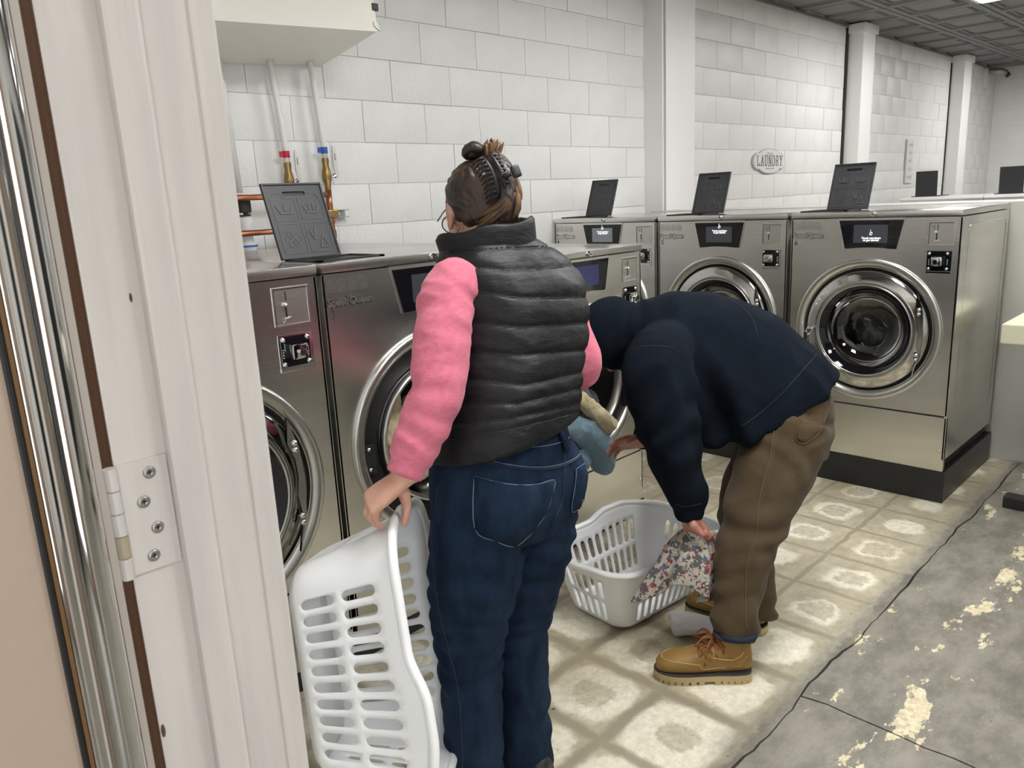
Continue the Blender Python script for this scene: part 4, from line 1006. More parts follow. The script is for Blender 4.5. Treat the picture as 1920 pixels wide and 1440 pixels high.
def hand(bm, wrist, dr, up, left, curl, s=1.0, spread=.06, thumb=None, wr=.026):
    """palm and five fingers; dr wrist->knuckles, up = back of the hand; returns nothing, adds to bm"""
    dr = dr.normalized(); up = (up-dr*up.dot(dr)).normalized(); sd = (dr.cross(up) if left else up.cross(dr))    # towards the thumb
    w = Vector(wrist)
    loft(bm, [(w-dr*.03*s, sd*wr*s, up*.021*s), (w, sd*wr*s, up*.019*s), (w+dr*.025*s, sd*.034*s, up*.018*s), (w+dr*.055*s, sd*.041*s, up*.016*s), (w+dr*.083*s, sd*.042*s, up*.0125*s), (w+dr*.092*s, sd*.038*s, up*.009*s)], 16, 0, 2.4)
    for i, (off, ln, r) in enumerate(((.030, .070, .0088), (.010, .078, .0092), (-.011, .072, .0088), (-.030, .056, .0076))):
        base = w+dr*(.080-.006*abs(i-1))*s+sd*off*s-up*.001*s; a = -spread*(i-1.5)
        d = (dr*math.cos(a)-sd*math.sin(-a)).normalized(); pts = [base-d*.025*s, base]; rr = [r*1.0, r*1.05]; ang = 0; p = base
        c = curl[i] if isinstance(curl, (list, tuple)) else curl
        for f, part in ((.45, .36), (.30, .40), (.25, .24)):
            ang += c*part; v = d*math.cos(ang)-up*math.sin(ang); p = p+v*ln*f*s; pts.append(p); rr.append(r*(.98 if f > .4 else .9 if f > .28 else .74))
        tube(bm, [q[:3] for q in pts], [q*s for q in rr], 10); ball(bm, pts[-1], r*.76*s, 8)
        for q, k in zip(pts[1:-1], rr[1:-1]): ball(bm, q, k*1.06*s, 8)
    if thumb is None:
        b0 = w+dr*.022*s+sd*.026*s; thumb = [b0, b0+(sd*.6+dr*.75-up*.25).normalized()*.042*s, b0+(sd*.6+dr*.75-up*.25).normalized()*.042*s+(dr*.9+sd*.15-up*.5).normalized()*.034*s]
    tube(bm, [w+dr*.012*s+sd*.010*s]+thumb, [.016*s, .0145*s, .0108*s, .0082*s], 10); ball(bm, thumb[-1], .0084*s, 8); ball(bm, thumb[1], .0112*s, 8); ball(bm, thumb[0], .0150*s, 8)
def head_shape(bm, Mx, s=1.0):
    """skull, jaw, face and ears in a frame x right, y forward, z up"""
    R3 = Mx.to_3x3()
    def b(c, r): ball(bm, Mx @ Vector(c)*1.0, tuple(q*s for q in r), 20, R3)
    b((0, -.010, .022), (.074, .094, .088)); b((0, .022, -.020), (.064, .072, .078)); b((0, .040, -.070), (.046, .045, .040)); b((0, .066, -.088), (.022, .018, .018))
    for q in (-1, 1):
        b((q*.036, .060, -.022), (.026, .024, .024)); b((q*.030, .078, .022), (.026, .012, .010))
        for (cx, cy, cz), rr in ((((.078*q, -.008, -.002), (.007, .020, .028))), (((.080*q, -.014, .012), (.008, .013, .014))), (((.077*q, .000, -.026), (.008, .011, .013)))): b((cx, cy, cz), rr)
    limb(bm, [(Mx @ Vector((0, .080, .012)), .009*s), (Mx @ Vector((0, .097, -.014)), .011*s), (Mx @ Vector((0, .098, -.024)), .013*s)], 10, 3)
    for q in (-1, 1): b((q*.011, .090, -.027), (.009, .009, .008))
    b((0, .084, -.050), (.022, .010, .006)); b((0, .083, -.061), (.020, .010, .007))
def eyes(Mx, parent):
    for q in (-1, 1):
        bm = nb(); ball(bm, Mx @ Vector((q*.031, .074, .004)), .0125, 14); e = obj('eye', bm, eye_w, parent, smooth=True)
        bm = nb(); ball(bm, Mx @ Vector((q*.031, .0835, .004)), (.0055, .0035, .0055), 10, Mx.to_3x3()); obj('iris', bm, iris_m, e, smooth=True)
    bm = nb(); ball(bm, Mx @ Vector((0, .0905, -.0505)), (.019, .006, .0035), 12, Mx.to_3x3()); ball(bm, Mx @ Vector((0, .0895, -.0585)), (.017, .006, .0045), 12, Mx.to_3x3())
    obj('lips', bm, lip_m, parent, smooth=True)
def bvh(me): return BVHTree.FromPolygons([v.co.copy() for v in me.vertices], [tuple(p.vertices) for p in me.polygons])
def onto(tree, x, y, lift=.001):
    h = tree.ray_cast(CAM, ray(x, y))
    if h[0] is None: return None
    return h[0]+h[1]*(lift if h[1].dot(ray(x, y)) < 0 else -lift)
def seam(tree, pts, r, name, m, parent, n=6, lift=.0006, step=5):
    """a stitched line lying on the cloth along a course given in the picture"""
    L = cr(pts, step); P = [q for q in (onto(tree, x, y, lift) for x, y in L) if q is not None]
    P = [p for i, p in enumerate(P) if i == 0 or (.0008 < (p-P[i-1]).length < .09)]
    if len(P) < 3: return
    bm = nb(); tube(bm, P, r, n); return obj(name, bm, m, parent, smooth=True)
def patch(tree, poly, name, m, parent, lift=.003, res=9):
    """a sewn-on pocket: a sheet that follows the cloth"""
    xs = [p[0] for p in poly]; ys = [p[1] for p in poly]
    def inside(x, y):
        c = False; j = len(poly)-1
        for i in range(len(poly)):
            if (poly[i][1] > y) != (poly[j][1] > y) and x < (poly[j][0]-poly[i][0])*(y-poly[i][1])/(poly[j][1]-poly[i][1])+poly[i][0]: c = not c
            j = i
        return c
    pts = [(x, y) for x in [min(xs)+(max(xs)-min(xs))*i/res for i in range(1, res)] for y in [min(ys)+(max(ys)-min(ys))*i/res for i in range(1, res)] if inside(x, y)]
    v, f = cdt(pts, [poly], inside); bm = nb(); P = [onto(tree, p.x, p.y, lift) for p in v]
    vs = [bm.verts.new(p) if p is not None else None for p in P]
    for t in f:
        if all(vs[i] for i in t) and max((P[t[0]]-P[t[1]]).length, (P[t[1]]-P[t[2]]).length) < .12: bm.faces.new([vs[i] for i in t])
    if not bm.faces: bm.free(); return None
    o = obj(name, bm, m, parent, smooth=True); k = o.modifiers.new('t', 'SOLIDIFY'); k.thickness = .003; k.offset = -1; return o
def nzv(p, sc, seed=0): return noise.noise(Vector((p.x*sc+seed, p.y*sc-seed, p.z*sc)))
# ------------------------------------------------------------------ the woman
X_, Y_, Z_ = Vector((1, 0, 0)), Vector((0, 1, 0)), Vector((0, 0, 1))
woman = thing('person', 'person in black quilted vest, pink sleeves and blue jeans holding a basket on end', 'person', (1.21, 1.26, 0))
woman_parts = []
def wobj(name, bm, m, parent=None, **k):
    o = obj(name, bm, m, parent or woman, **k)
    if parent is None: o.location = -Vector(woman.location)
    return o
SL, EL, WL = at(839, 542, 1.70), at(820, 735, 1.64), at(757, 892, 1.62)
SR, ER, WR = at(1042, 545, 2.03), at(1086, 692, 2.05), Vector((1.62, 1.72, .92))
HIP = Vector((1.205, 1.255, .86))
HMw = Matrix.Translation(at(898, 399, 1.89)) @ Matrix.Rotation(math.radians(-22), 4, 'Z') @ Matrix.Rotation(math.radians(-16), 4, 'X')
mid = lambda a, b, t: a.lerp(b, t)
def arm_l(q): return [(Vector((1.23, 1.345, 1.31)), .06*q), (mid(SL, Vector((1.285, 1.335, 1.34)), .22), .066*q), (SL+Vector((0, 0, -.02)), .0665*q), (mid(SL, EL, .45), .0665*q), (mid(SL, EL, .8), .064*q), (EL, .060*q), (mid(EL, WL, .35), .058*q), (mid(EL, WL, .68), .054*q), (mid(EL, WL, .80), .051*q), (mid(EL, WL, .84), .044*q), (WL, .043*q)]
def arm_r(q): return [(Vector((1.40, 1.335, 1.31)), .055*q), (SR, .062*q), (mid(SR, ER, .5), .060*q), (ER, .056*q), (mid(ER, WR, .4), .052*q), (mid(ER, WR, .85), .045*q), (WR, .036*q)]
bm = nb()
head_shape(bm, HMw); nk = HMw @ Vector((0, -.035, -.05)); NB = Vector((1.285, 1.335, 1.38))
limb(bm, [(NB-Z_*.04, .062), (NB+Z_*.02, .056), (nk, .054), (HMw @ Vector((0, -.03, -.01)), .05)], 16)
loft(bm, [(Vector((1.21, 1.27, .80)), X_*.15, Y_*.11), (Vector((1.215, 1.275, .95)), X_*.15, Y_*.11), (Vector((1.245, 1.305, 1.15)), X_*.15, Y_*.10), (Vector((1.275, 1.33, 1.30)), X_*.15, Y_*.09), (Vector((1.285, 1.335, 1.38)), X_*.08, Y_*.06)], 18)
limb(bm, arm_l(.60), 14); limb(bm, arm_r(.68), 14)
for sx in (-1, 1): limb(bm, [(Vector((1.21+sx*.085, 1.26, .82)), .08), (Vector((1.172+sx*.085, 1.29, .46)), .05), (Vector((1.16+sx*.09, 1.285, .09)), .034), (Vector((1.16+sx*.09, 1.28, .05)), .03)], 14); loft(bm, [(Vector((1.16+sx*.092, 1.24, .04)), X_*.02, Z_*.022), (Vector((1.16+sx*.092, 1.36, .035)), X_*.026, Z_*.016), (Vector((1.16+sx*.092, 1.41, .03)), X_*.022, Z_*.012)], 12)
tp = at(736, 962, 1.64)
hand(bm, WL+(at(744, 920, 1.62)-WL)*.2, at(697, 946, 1.62)-at(752, 905, 1.62), CU*.8-CR*.35-CF*.55, True, [1.9, 1.8, 1.75, 1.6], 1.0, .05,
     [at(758, 925, 1.645), at(763, 950, 1.65), at(758, 982, 1.645)])
hand(bm, WR, Vector((.35, 1, -.35)), Vector((.3, .3, 1)), False, .9)
me = remesh(bm, .0045, 3); body_w = wobj('body', me, skin_m, smooth=True)
# jeans
bm = nb()
PC = Vector((1.208, 1.262, 0))
loft(bm, [(PC+Z_*z+Y_*dy, X_*a, Y_*b) for z, a, b, dy in ((1.0, .168, .132, .010), (.96, .178, .140, .006), (.91, .190, .148, 0), (.85, .198, .152, -.004), (.79, .196, .150, -.006), (.74, .18, .13, 0))], 26)
for sx in (-1, 1):
    ball(bm, PC+Vector((sx*.080, -.070, .845)), (.102, .092, .105), 20)
    lw = Vector((-.705, .709, 0))
    limb(bm, [(PC+Vector((sx*.095, -.01, .80)), .110), (PC+Vector((sx*.092, -.012, .68))+lw*.015, .110), (PC+Vector((sx*.088, -.005, .56))+lw*.032, .097), (PC+Vector((sx*.085, .0, .44))+lw*.042, .079), (PC+Vector((sx*.086, -.012, .30))+lw*.050, .071), (PC+Vector((sx*.088, -.018, .16))+lw*.055, .070), (PC+Vector((sx*.090, -.015, .02))+lw*.058, .074)], 22)
me = remesh(bm, .007, 6)
RH = Vector((.705, -.709, 0))
def tilt(me, x, y, z0, z1):
    for v in me.vertices: v.co.z += sstep(z1, z0, v.co.z)*(.014+.21*(Vector((v.co.x-x, v.co.y-y, 0)).dot(RH)))
for v in me.vertices:
    if v.co.z > .86: v.co.z += sstep(.86, 1.0, v.co.z)*(.014+.21*(Vector((v.co.x-1.21, v.co.y-1.262, 0)).dot(RH)))
def fn(c, n):
    k = .0035*nzv(c, 9, 4)
    leg = sstep(.80, .70, c.z)
    wv = math.sin(c.z*95+5*nzv(c, 6, 2)+(c.x-1.2)*30)*sstep(.78, .72, c.z)*sstep(.48, .60, c.z)*.0035
    wk = math.sin(c.z*110+6*nzv(c, 7, 8)+(c.x-1.2)*-25)*math.exp(-((c.z-.44)/.09)**2)*.0045
    wl = math.sin(c.z*60+7*nzv(c, 5, 1))*sstep(.34, .2, c.z)*.003
    return k+wv+wk+wl+.004*(1-abs(nzv(c, 14, 6))*2)*leg
displace(me, fn); TJ = bvh(me); jeans = wobj('jeans', me, denim, smooth=True)
def wseam(tree, pts, r, name, m, par, **k): return seam(tree, pts, r, name, m, par, **k)
# shoes
for sx in (-1, 1):
    bm = nb(); c = PC+Vector((sx*.092-.045, .03, 0))
    loft(bm, [(c+Vector((0, y, z)), X_*a, Z_*h) for y, z, a, h in ((-.09, .045, .026, .03), (-.06, .05, .036, .042), (0, .05, .038, .042), (.07, .042, .042, .034), (.13, .034, .043, .026), (.165, .028, .03, .018))], 16)
    sh = wobj('shoe', bm, blackp, smooth=True)
    bm = nb(); loft(bm, [(c+Vector((0, y, .012)), X_*a, Z_*.012) for y, a in ((-.092, .026), (-.06, .038), (.07, .045), (.13, .046), (.17, .03))], 12, 0, 4); obj('shoe_sole', bm, white_pl, sh)
# pink sweater
bm = nb()
loft(bm, [(Vector((1.225, 1.285, 1.02)), X_*.16, Y_*.12), (Vector((1.25, 1.305, 1.15)), X_*.17, Y_*.115), (Vector((1.272, 1.325, 1.27)), X_*.175, Y_*.11), (Vector((1.285, 1.335, 1.35)), X_*.15, Y_*.09), (Vector((1.287, 1.337, 1.395)), X_*.07, Y_*.06)], 20)
limb(bm, arm_l(.925), 22); limb(bm, arm_r(1), 20)
me = remesh(bm, .006, 4)
ax_l = (WL-EL).normalized(); ux_l = (EL-SL).normalized()
def fn(c, n):
    k = .002*nzv(c, 16, 3)
    if c.x < 1.19:
        d = (c-SL).dot(ux_l); k += .0035*math.sin(d*85+3*nzv(c, 9, 5)+n.dot(CR)*2.2)*math.exp(-((d-.055)/.045)**2)
        e = (c-EL).length; k += .0030*math.sin((c-EL).dot(ax_l)*95+4*nzv(c, 8, 7)+n.dot(CR)*1.5)*math.exp(-(e/.085)**2)
        f = (c-EL).dot(ax_l); k += .0022*math.sin(f*120+5*nzv(c, 10, 2))*sstep(.05, .09, f)*sstep(.16, .12, f)
    k += .0050*(1-abs(nzv(Vector((c.x*1.0, c.y*1.0, c.z*1.9+c.x*.8)), 11, 3))*2.4)*(.35+.65*math.exp(-((c-SL-Vector((0, 0, -.03))).length/.10)**2)+.5*math.exp(-((c-EL).length/.09)**2))
    return k
displace(me, fn); TS = bvh(me); sweater = wobj('sweater', me, pink_m, smooth=True)
# quilted vest
bm = nb()
VR = [(.955, 1.210, 1.262, .192, .170), (.985, 1.214, 1.264, .192, .168), (1.03, 1.232, 1.268, .188, .165), (1.10, 1.260, 1.281, .188, .164), (1.17, 1.288, 1.292, .190, .163), (1.24, 1.306, 1.302, .192, .160), (1.30, 1.314, 1.314, .190, .152), (1.345, 1.310, 1.326, .178, .134), (1.38, 1.296, 1.334, .148, .110), (1.405, 1.288, 1.338, .114, .092), (1.42, 1.288, 1.342, .085, .075)]
loft(bm, [(Vector((x, y, z)), X_*a, Y_*b) for z, x, y, a, b in VR], 36, 0, 2.3)
me = remesh(bm, .0055, 6)
# open the arm holes: push the cloth in where the arms pass
VS = [[(820, 478), (883, 468), (960, 463), (1032, 461), (1060, 464)], [(820, 495), (883, 499), (946, 507), (1040, 502), (1085, 495)], [(800, 530), (889, 545), (971, 558), (1104, 558)], [(800, 585), (888, 603), (974, 614), (1106, 606)], [(800, 645), (886, 660), (971, 666), (1104, 657)],
      [(800, 697), (883, 710), (984, 723), (1098, 697)], [(800, 752), (876, 757), (971, 757), (1090, 728)], [(800, 806), (860, 795), (960, 784), (1084, 757)], [(800, 838), (842, 825), (960, 806), (1082, 775)]]
def seam_y(L, x):
    if x <= L[0][0]: return L[0][1]
    for (xa, ya), (xb, yb) in zip(L, L[1:]):
        if x <= xb: return ya+(yb-ya)*(x-xa)/(xb-xa)
    return L[-1][1]
def fn(c, n):
    q = c-CAM; d = q.dot(CF); px, py = 960+FPX*q.dot(CR)/d, 720-FPX*q.dot(CU)/d
    ys = [seam_y(L, px) for L in VS]; k = 0
    if ys[0] <= py < ys[-1]:
        for a, b in zip(ys, ys[1:]):
            if a <= py < b: k = min(.0075, (b-a)/760*.20)*max(0, math.sin(PI*(py-a)/(b-a)))**.40; break
    else: k = .0045
    puff = .0022*(1-abs(nzv(Vector((c.x*.8+c.z*.9, c.y*.8, c.z*.8)), 15, 4))*2)*min(1, k/.006)
    return k+puff+.002*nzv(c, 8, 2)-.004
tilt(me, 1.22, 1.27, 1.0, 1.22); me.update(); displace(me, fn); TV = bvh(me); vest = wobj('quilted_vest', me, vest_m, smooth=True)
for L in VS: wseam(TV, L[1:] if L[0][0] < 830 else L, .0011, 'quilting_seam', rubber, vest, lift=.0002, step=8)
# collar: a standing, slightly open band
bm = nb(); rows = []
for j, (z, g_) in enumerate(((-.012, 1.0), (.012, 1.05), (.035, 1.08), (.054, 1.10), (.060, 1.06), (.056, 1.0), (.03, .96), (0, .93))):
    row = []
    for i in range(33):
        t = PI*.5+.42+(2*PI-.84)*i/32; c_, s_ = math.cos(t), math.sin(t)
        flare = 1+.10*max(0, s_)
        row.append(bm.verts.new(Vector((1.284, 1.336, 1.387))+X_*(.112*g_*c_*flare)+Y_*(.094*g_*s_*flare+z*.25)+Z_*(z-.020*max(0, s_)+.004*math.sin(5*t)+.011*c_-.006*s_)))
    rows.append(row)
ring_faces(bm, rows+[rows[0]], False, False); bm.faces.new([r[0] for r in rows]); bm.faces.new([r[-1] for r in rows])
bmesh.ops.subdivide_edges(bm, edges=bm.edges, cuts=1, use_grid_fill=True, smooth=.6); obj('collar', bm, vest_m, vest, smooth=True)
# hair
bm = nb(); R3 = HMw.to_3x3()
def hb(c, r): ball(bm, HMw @ Vector(c), r, 20, R3)
hb((0, -.022, .034), (.0835, .0965, .088)); hb((0, -.058, -.018), (.066, .056, .056)); hb((.012, -.072, -.055), (.036, .034, .034))
limb(bm, [(HMw @ Vector((.012, -.098, -.062)), .030), (HMw @ Vector((.022, -.116, -.01)), .036), (HMw @ Vector((.026, -.114, .05)), .034), (HMw @ Vector((.018, -.088, .105)), .024)], 14)
me = remesh(bm, .0045, 4)
inv = HMw.inverted()
def fn(c, n):
    q = inv @ c
    ang = math.atan2(q.z-.02, q.y+.02)
    return .0016*math.sin(q.x*420+14*noise.noise(q*14)+q.z*120)+.0016*noise.noise(Vector((q.x*190, q.y*40+q.z*40, q.z*20)))
displace(me, fn); hair = wobj('hair', me, hair_m, smooth=True)
bm = nb(); ball(bm, HMw @ Vector((-.012, -.060, .132)), (.024, .024, .022), 18, R3)
pts = [HMw @ Vector((-.012+.020*math.cos(a), -.062+.018*math.sin(a), .130+.004*math.sin(2*a))) for a in [k*2*PI/14 for k in range(14)]]; tube(bm, pts, .012, 8); obj('bun', bm, hair_m, hair, smooth=True)
bm = nb()
for k in range(44):
    a = random.uniform(-.6, 1.0); s0 = HMw @ Vector((.014+.008*random.uniform(-1, 1), -.086, .085)); tip = HMw @ Vector((.024+.030*math.sin(a), -.082+random.uniform(-.02, .02), .125+.022*math.cos(a)*random.uniform(.7, 1.1)))
    mdp = s0.lerp(tip, .55)+Vector((random.uniform(-.006, .006), random.uniform(-.006, .006), .006)); tube(bm, cr([tuple(s0), tuple(mdp), tuple(tip)], 4), [.003, .0045, .005, .0048, .0045, .004, .003, .002, .0006], 6)
obj('hair_tuft', bm, hair_g, hair, smooth=True, kind='stuff')
bm = nb()
for k in range(18):
    z0 = -.055+random.uniform(-.015, .02); x0_ = .0+random.uniform(-.035, .055)
    a = Vector((x0_*.9-.02, -.098+abs(x0_)*.25, z0)); b = Vector((.020+x0_*.5, -.142, z0+.018+random.uniform(0, .02))); c = Vector((.036+x0_*.2, -.140, .03+random.uniform(-.02, .02)))
    tube(bm, cr([tuple(HMw @ a), tuple(HMw @ b), tuple(HMw @ c)], 5), [.003, .005, .006, .007, .0075, .0075, .007, .0065, .006, .005, .003], 6)
obj('golden_strands', bm, hair_g, hair, smooth=True, kind='stuff')
bm = nb()
for k in range(14):                                            # loose hairs at nape and temple
    sgn = 1 if k % 2 else -1; a = HMw @ Vector((sgn*.07, -.04+random.uniform(-.03, .03), -.05+random.uniform(-.01, .03))); tube(bm, cr([tuple(a), tuple(a+Vector((random.uniform(-.01, .02)*sgn, 0, -.012))), tuple(a+Vector((random.uniform(.005, .025)*sgn, random.uniform(-.01, .01), random.uniform(-.035, -.01))))], 4), .0004, 4)
obj('loose_hairs', bm, hair_m, hair, kind='stuff')
# claw clip
bm = nb(); cl0 = HMw @ Matrix.Translation((-.006, -.136, .044)) @ Matrix.Rotation(math.radians(-14), 4, 'Y')
def cl(x, y, z): return cl0 @ Vector((x, y, z))
arc = lambda s, u: (s*(.010+.0), -.020*(1-(2*u-1)**2)-.004, -.050+.100*u)
for s in (-1, 1):
    P = [arc(s, k/10) for k in range(11)]; tube(bm, [cl(*p) for p in P], [.0025, .0036, .0042, .0046, .0048, .005, .0048, .0046, .0042, .0036, .0025], 8)
    for k in range(10):
        x, y, z = arc(s, (k+.5)/10); tube(bm, [cl(x, y, z), cl(x+s*.010, y+.002, z+.001), cl(x+s*.018, y+.012, z-.001), cl(x+s*.020, y+.032, z-.004)], [.0030, .0028, .0024, .0014], 7)
tube(bm, [cl(.010, -.022, -.012), cl(.026, -.036, -.012)], .006, 8)
clip = wobj('hair_clip', bm, blackp, smooth=True)
bm = nb(); box(bm, -.009, .012, -.006, .006, -.014, .014, .005)
for v in bm.verts: v.co = cl(.036+v.co.x, -.040+v.co.y, -.012+v.co.z)
obj('clip_grip', bm, blackp, clip, smooth=True)
eyes(HMw, body_w)
# glasses
bm = nb()
for s in (-1, 1):
    tube(bm, [HMw @ Vector(p) for p in ((s*.079, -.012, .016), (s*.080, .03, .014), (s*.078, .088, .008))], .0016, 6)
    q = [HMw @ Vector((s*.038+.030*math.cos(a)*(1-.12*math.sin(a)), .097-.010*abs(math.cos(a)), .000+.023*math.sin(a))) for a in [k*2*PI/24 for k in range(25)]]; tube(bm, q, .0016, 6)
tube(bm, [HMw @ Vector(p) for p in ((-.010, .100, .004), (0, .103, .007), (.010, .100, .004))], .0016, 6)
gl_ = wobj('glasses', bm, blackp, smooth=True)
for s in (-1, 1):
    bm = nb(); vs = [bm.verts.new(HMw @ Vector((s*.038+.0285*math.cos(a), .0965-.009*abs(math.cos(a)), .0215*math.sin(a)))) for a in [k*2*PI/20 for k in range(20)]]; bm.faces.new(vs); obj('lens', bm, lens_m, gl_)
# jeans details
JD = [('waistband_seam', [(905, 848), (943, 838), (985, 839), (1027, 835), (1051, 829), (1068, 820), (1085, 805)], .0014, stitch),
      ('yoke_seam', [(889, 860), (933, 871), (975, 878), (1016, 880), (1054, 874), (1081, 861), (1093, 847)], .0022, stitch_d),
      ('yoke_stitch', [(889, 856), (933, 867), (975, 874), (1016, 876), (1054, 870), (1081, 857), (1093, 843)], .0011, stitch),
      ('seat_seam', [(1050, 800), (1055, 822), (1058, 874), (1056, 909), (1055, 930), (1047, 957), (1035, 985)], .0018, stitch_d),
      ('side_seam', [(823, 907), (815, 958), (810, 997), (812, 1047), (819, 1113), (827, 1160), (845, 1230), (860, 1296), (866, 1385), (868, 1438)], .0020, stitch_d)]
for nm, p, r, m in JD: wseam(TJ, p, r, nm, m, jeans)
pk = [(890, 893), (933, 905), (975, 910), (1006, 908), (1037, 900), (1033, 926), (1022, 960), (1000, 992), (965, 1022), (930, 1012), (892, 990)]
po = patch(TJ, pk, 'back_pocket', denim, jeans)
if po:
    tp_ = bvh(po.data); wseam(TJ, pk+pk[:1], .0013, 'pocket_stitch', stitch, po, lift=.004, step=4)
    wseam(TJ, [(893, 903), (933, 914), (975, 919), (1006, 917), (1035, 910)], .0010, 'pocket_hem', stitch_d, po, lift=.004)
pk = [(1078, 880), (1090, 872), (1102, 864), (1098, 900), (1090, 945), (1083, 953), (1070, 955), (1077, 905)]
po = patch(TJ, pk, 'back_pocket', denim, jeans)
if po: wseam(TJ, pk+pk[:1], .0012, 'pocket_stitch', stitch, po, lift=.004, step=4)
po = patch(TJ, [(1038, 800), (1046, 796), (1052, 812), (1061, 828), (1063, 846), (1055, 848), (1050, 828), (1043, 812)], 'belt_loop', denim, jeans, .006, 4)
if po: wseam(TJ, [(1046, 806), (1056, 828), (1059, 846)], .0010, 'loop_stitch', stitch, po, lift=.008)
# ------------------------------------------------------------------ the bent man
FW, RT = Vector((-.70, .714, 0)).normalized(), Vector((.714, .70, 0)).normalized()
man = thing('person', 'person in navy hooded sweatshirt and brown trousers bending over the basket', 'person', (2.15, 1.15, 0))
def mobj(name, bm, m, parent=None, **k):
    o = obj(name, bm, m, parent or man, **k)
    if parent is None: o.location = -Vector(man.location)
    return o
def IR(x, y): return (CR*x-CU*y)            # a direction given as it looks in the picture
LS, LE, LW = at(1232, 690, 2.47), at(1264, 850, 2.42), at(1291, 958, 2.47)
RS, RE, RW = at(1205, 655, 2.88), at(1268, 775, 2.86), at(1212, 826, 2.70)
HM = Matrix.Identity(4); hc = at(1146, 628, 2.70)
hf = (IR(-.80, .60)).normalized(); hu = IR(-.60, -.80).normalized(); hr = hf.cross(hu)     # the face looks down into the washer
HMm = Matrix((hr, hf, hu)).transposed().to_4x4(); HMm.translation = hc
bm = nb(); head_shape(bm, HMm, 1.0)
limb(bm, [(at(1235, 640, 2.68), .062), (at(1200, 632, 2.69), .056), (hc-hu*.05-hf*.02, .054)], 14)
loft(bm, [(at(1490, 770, 2.66), RT*.12, IR(.62, -.78)*.08), (at(1400, 690, 2.66), RT*.14, IR(.6, -.8)*.11), (at(1310, 655, 2.67), RT*.16, IR(.35, -.94)*.115), (at(1250, 640, 2.68), RT*.12, IR(.1, -1)*.08)], 16)
limb(bm, [(at(1262, 655, 2.62), .05), (LS, .048), (LE, .040), (LW, .030)], 14); limb(bm, [(at(1262, 650, 2.72), .05), (RS, .048), (RE, .040), (RW, .030)], 14)
NA, FA = Vector((1.985, 1.085, .10)), Vector((2.285, 1.185, .10))
HL, HR_ = at(1486, 790, 2.56), at(1500, 790, 2.76)
KL, KR = at(1410, 1000, 2.49), at(1396, 975, 2.73)
limb(bm, [(HL, .085), (KL, .052), (NA+Z_*.06, .022), (NA, .020), (NA-Z_*.03, .020)], 14); limb(bm, [(HR_, .085), (KR, .052), (FA+Z_*.06, .022), (FA, .020), (FA-Z_*.03, .020)], 14)
ND = (Vector((1.852, 1.253, 0))-Vector((2.033, 1.032, 0))).normalized(); FD = (Vector((2.262, 1.424, 0))-Vector((2.29, 1.114, 0))).normalized()
for a, d in ((NA, ND), (FA, FD)):
    s = Vector((d.y, -d.x, 0)); a0 = Vector((a.x, a.y, 0)); loft(bm, [(a0-d*.025+Z_*.058, s*.014, Z_*.013), (a0+d*.08+Z_*.058, s*.018, Z_*.014), (a0+d*.15+Z_*.052, s*.016, Z_*.009)], 12)
tp = at(1302, 1004, 2.49)
hand(bm, LW+(tp-LW)*.15, (tp-LW)+CR*.012, -CF*.75-CR*.55, True, [1.7, 1.75, 1.7, 1.6], 1.06, .05, [at(1300, 985, 2.43), at(1316, 1002, 2.43), at(1326, 1003, 2.45)], .029)
hand(bm, RW, at(1150, 832, 2.68)-RW, CU*.75+CF*.5+CR*.1, False, [.55, .75, .85, 1.0], 1.04, .12, None, .029)
me = remesh(bm, .0048, 3); body_m = mobj('body', me, skin_r, smooth=True); eyes(HMm, body_m)
# trousers
bm = nb()
loft(bm, [(at(1425, 710, 2.66), RT*.14, IR(.5, -.86)*.11), (at(1458, 738, 2.66), RT*.165, IR(.55, -.84)*.125), (at(1482, 765, 2.66), RT*.185, IR(.80, -.6)*.142), (at(1480, 815, 2.66), RT*.18, IR(1, -.2)*.140), (at(1472, 850, 2.65), RT*.16, IR(1, -.05)*.125)], 26)
for dd in (2.60, 2.72):
    ball(bm, at(1490, 772, dd), .125, 20); ball(bm, at(1484, 805, dd), .130, 20)
limb(bm, [(at(1478, 790, 2.565), .135), (at(1462, 850, 2.55), .132), (at(1434, 920, 2.52), .116), (at(1407, 1000, 2.49), .097), (at(1391, 1060, 2.47), .086), (at(1383, 1120, 2.455), .074), (at(1378, 1165, 2.45), .071), (at(1376, 1200, 2.445), .070)], 24)
limb(bm, [(at(1480, 790, 2.75), .13), (at(1450, 850, 2.75), .125), (at(1412, 920, 2.74), .108), (at(1398, 1000, 2.735), .092), (at(1405, 1060, 2.72), .082), (at(1413, 1110, 2.71), .072), (at(1416, 1158, 2.70), .068)], 22)
me = remesh(bm, .007, 14)
tA, tB = at(1462, 850, 2.55), at(1376, 1200, 2.445)
def fn(c, n):
    u = (c-tA).dot((tB-tA).normalized())/(tB-tA).length
    k = .0035*nzv(c, 8, 3)+.005*(1-abs(nzv(Vector((c.x, c.y, c.z*1.6)), 9, 7))*2)*.8
    k += math.sin(u*44+6*nzv(c, 5, 2)+n.dot(CR)*1.5)*.0075*sstep(.66, .84, u)
    k += math.sin(u*30+7*nzv(c, 4, 5)+n.dot(CR)*2)*.006*math.exp(-((u-.42)/.13)**2)
    k += math.sin(u*34+5*nzv(c, 5, 9)-n.dot(CR)*2)*.004*math.exp(-((u-.02)/.12)**2)
    return k
displace(me, fn); TP = bvh(me); trousers = mobj('trousers', me, pants_m, smooth=True)
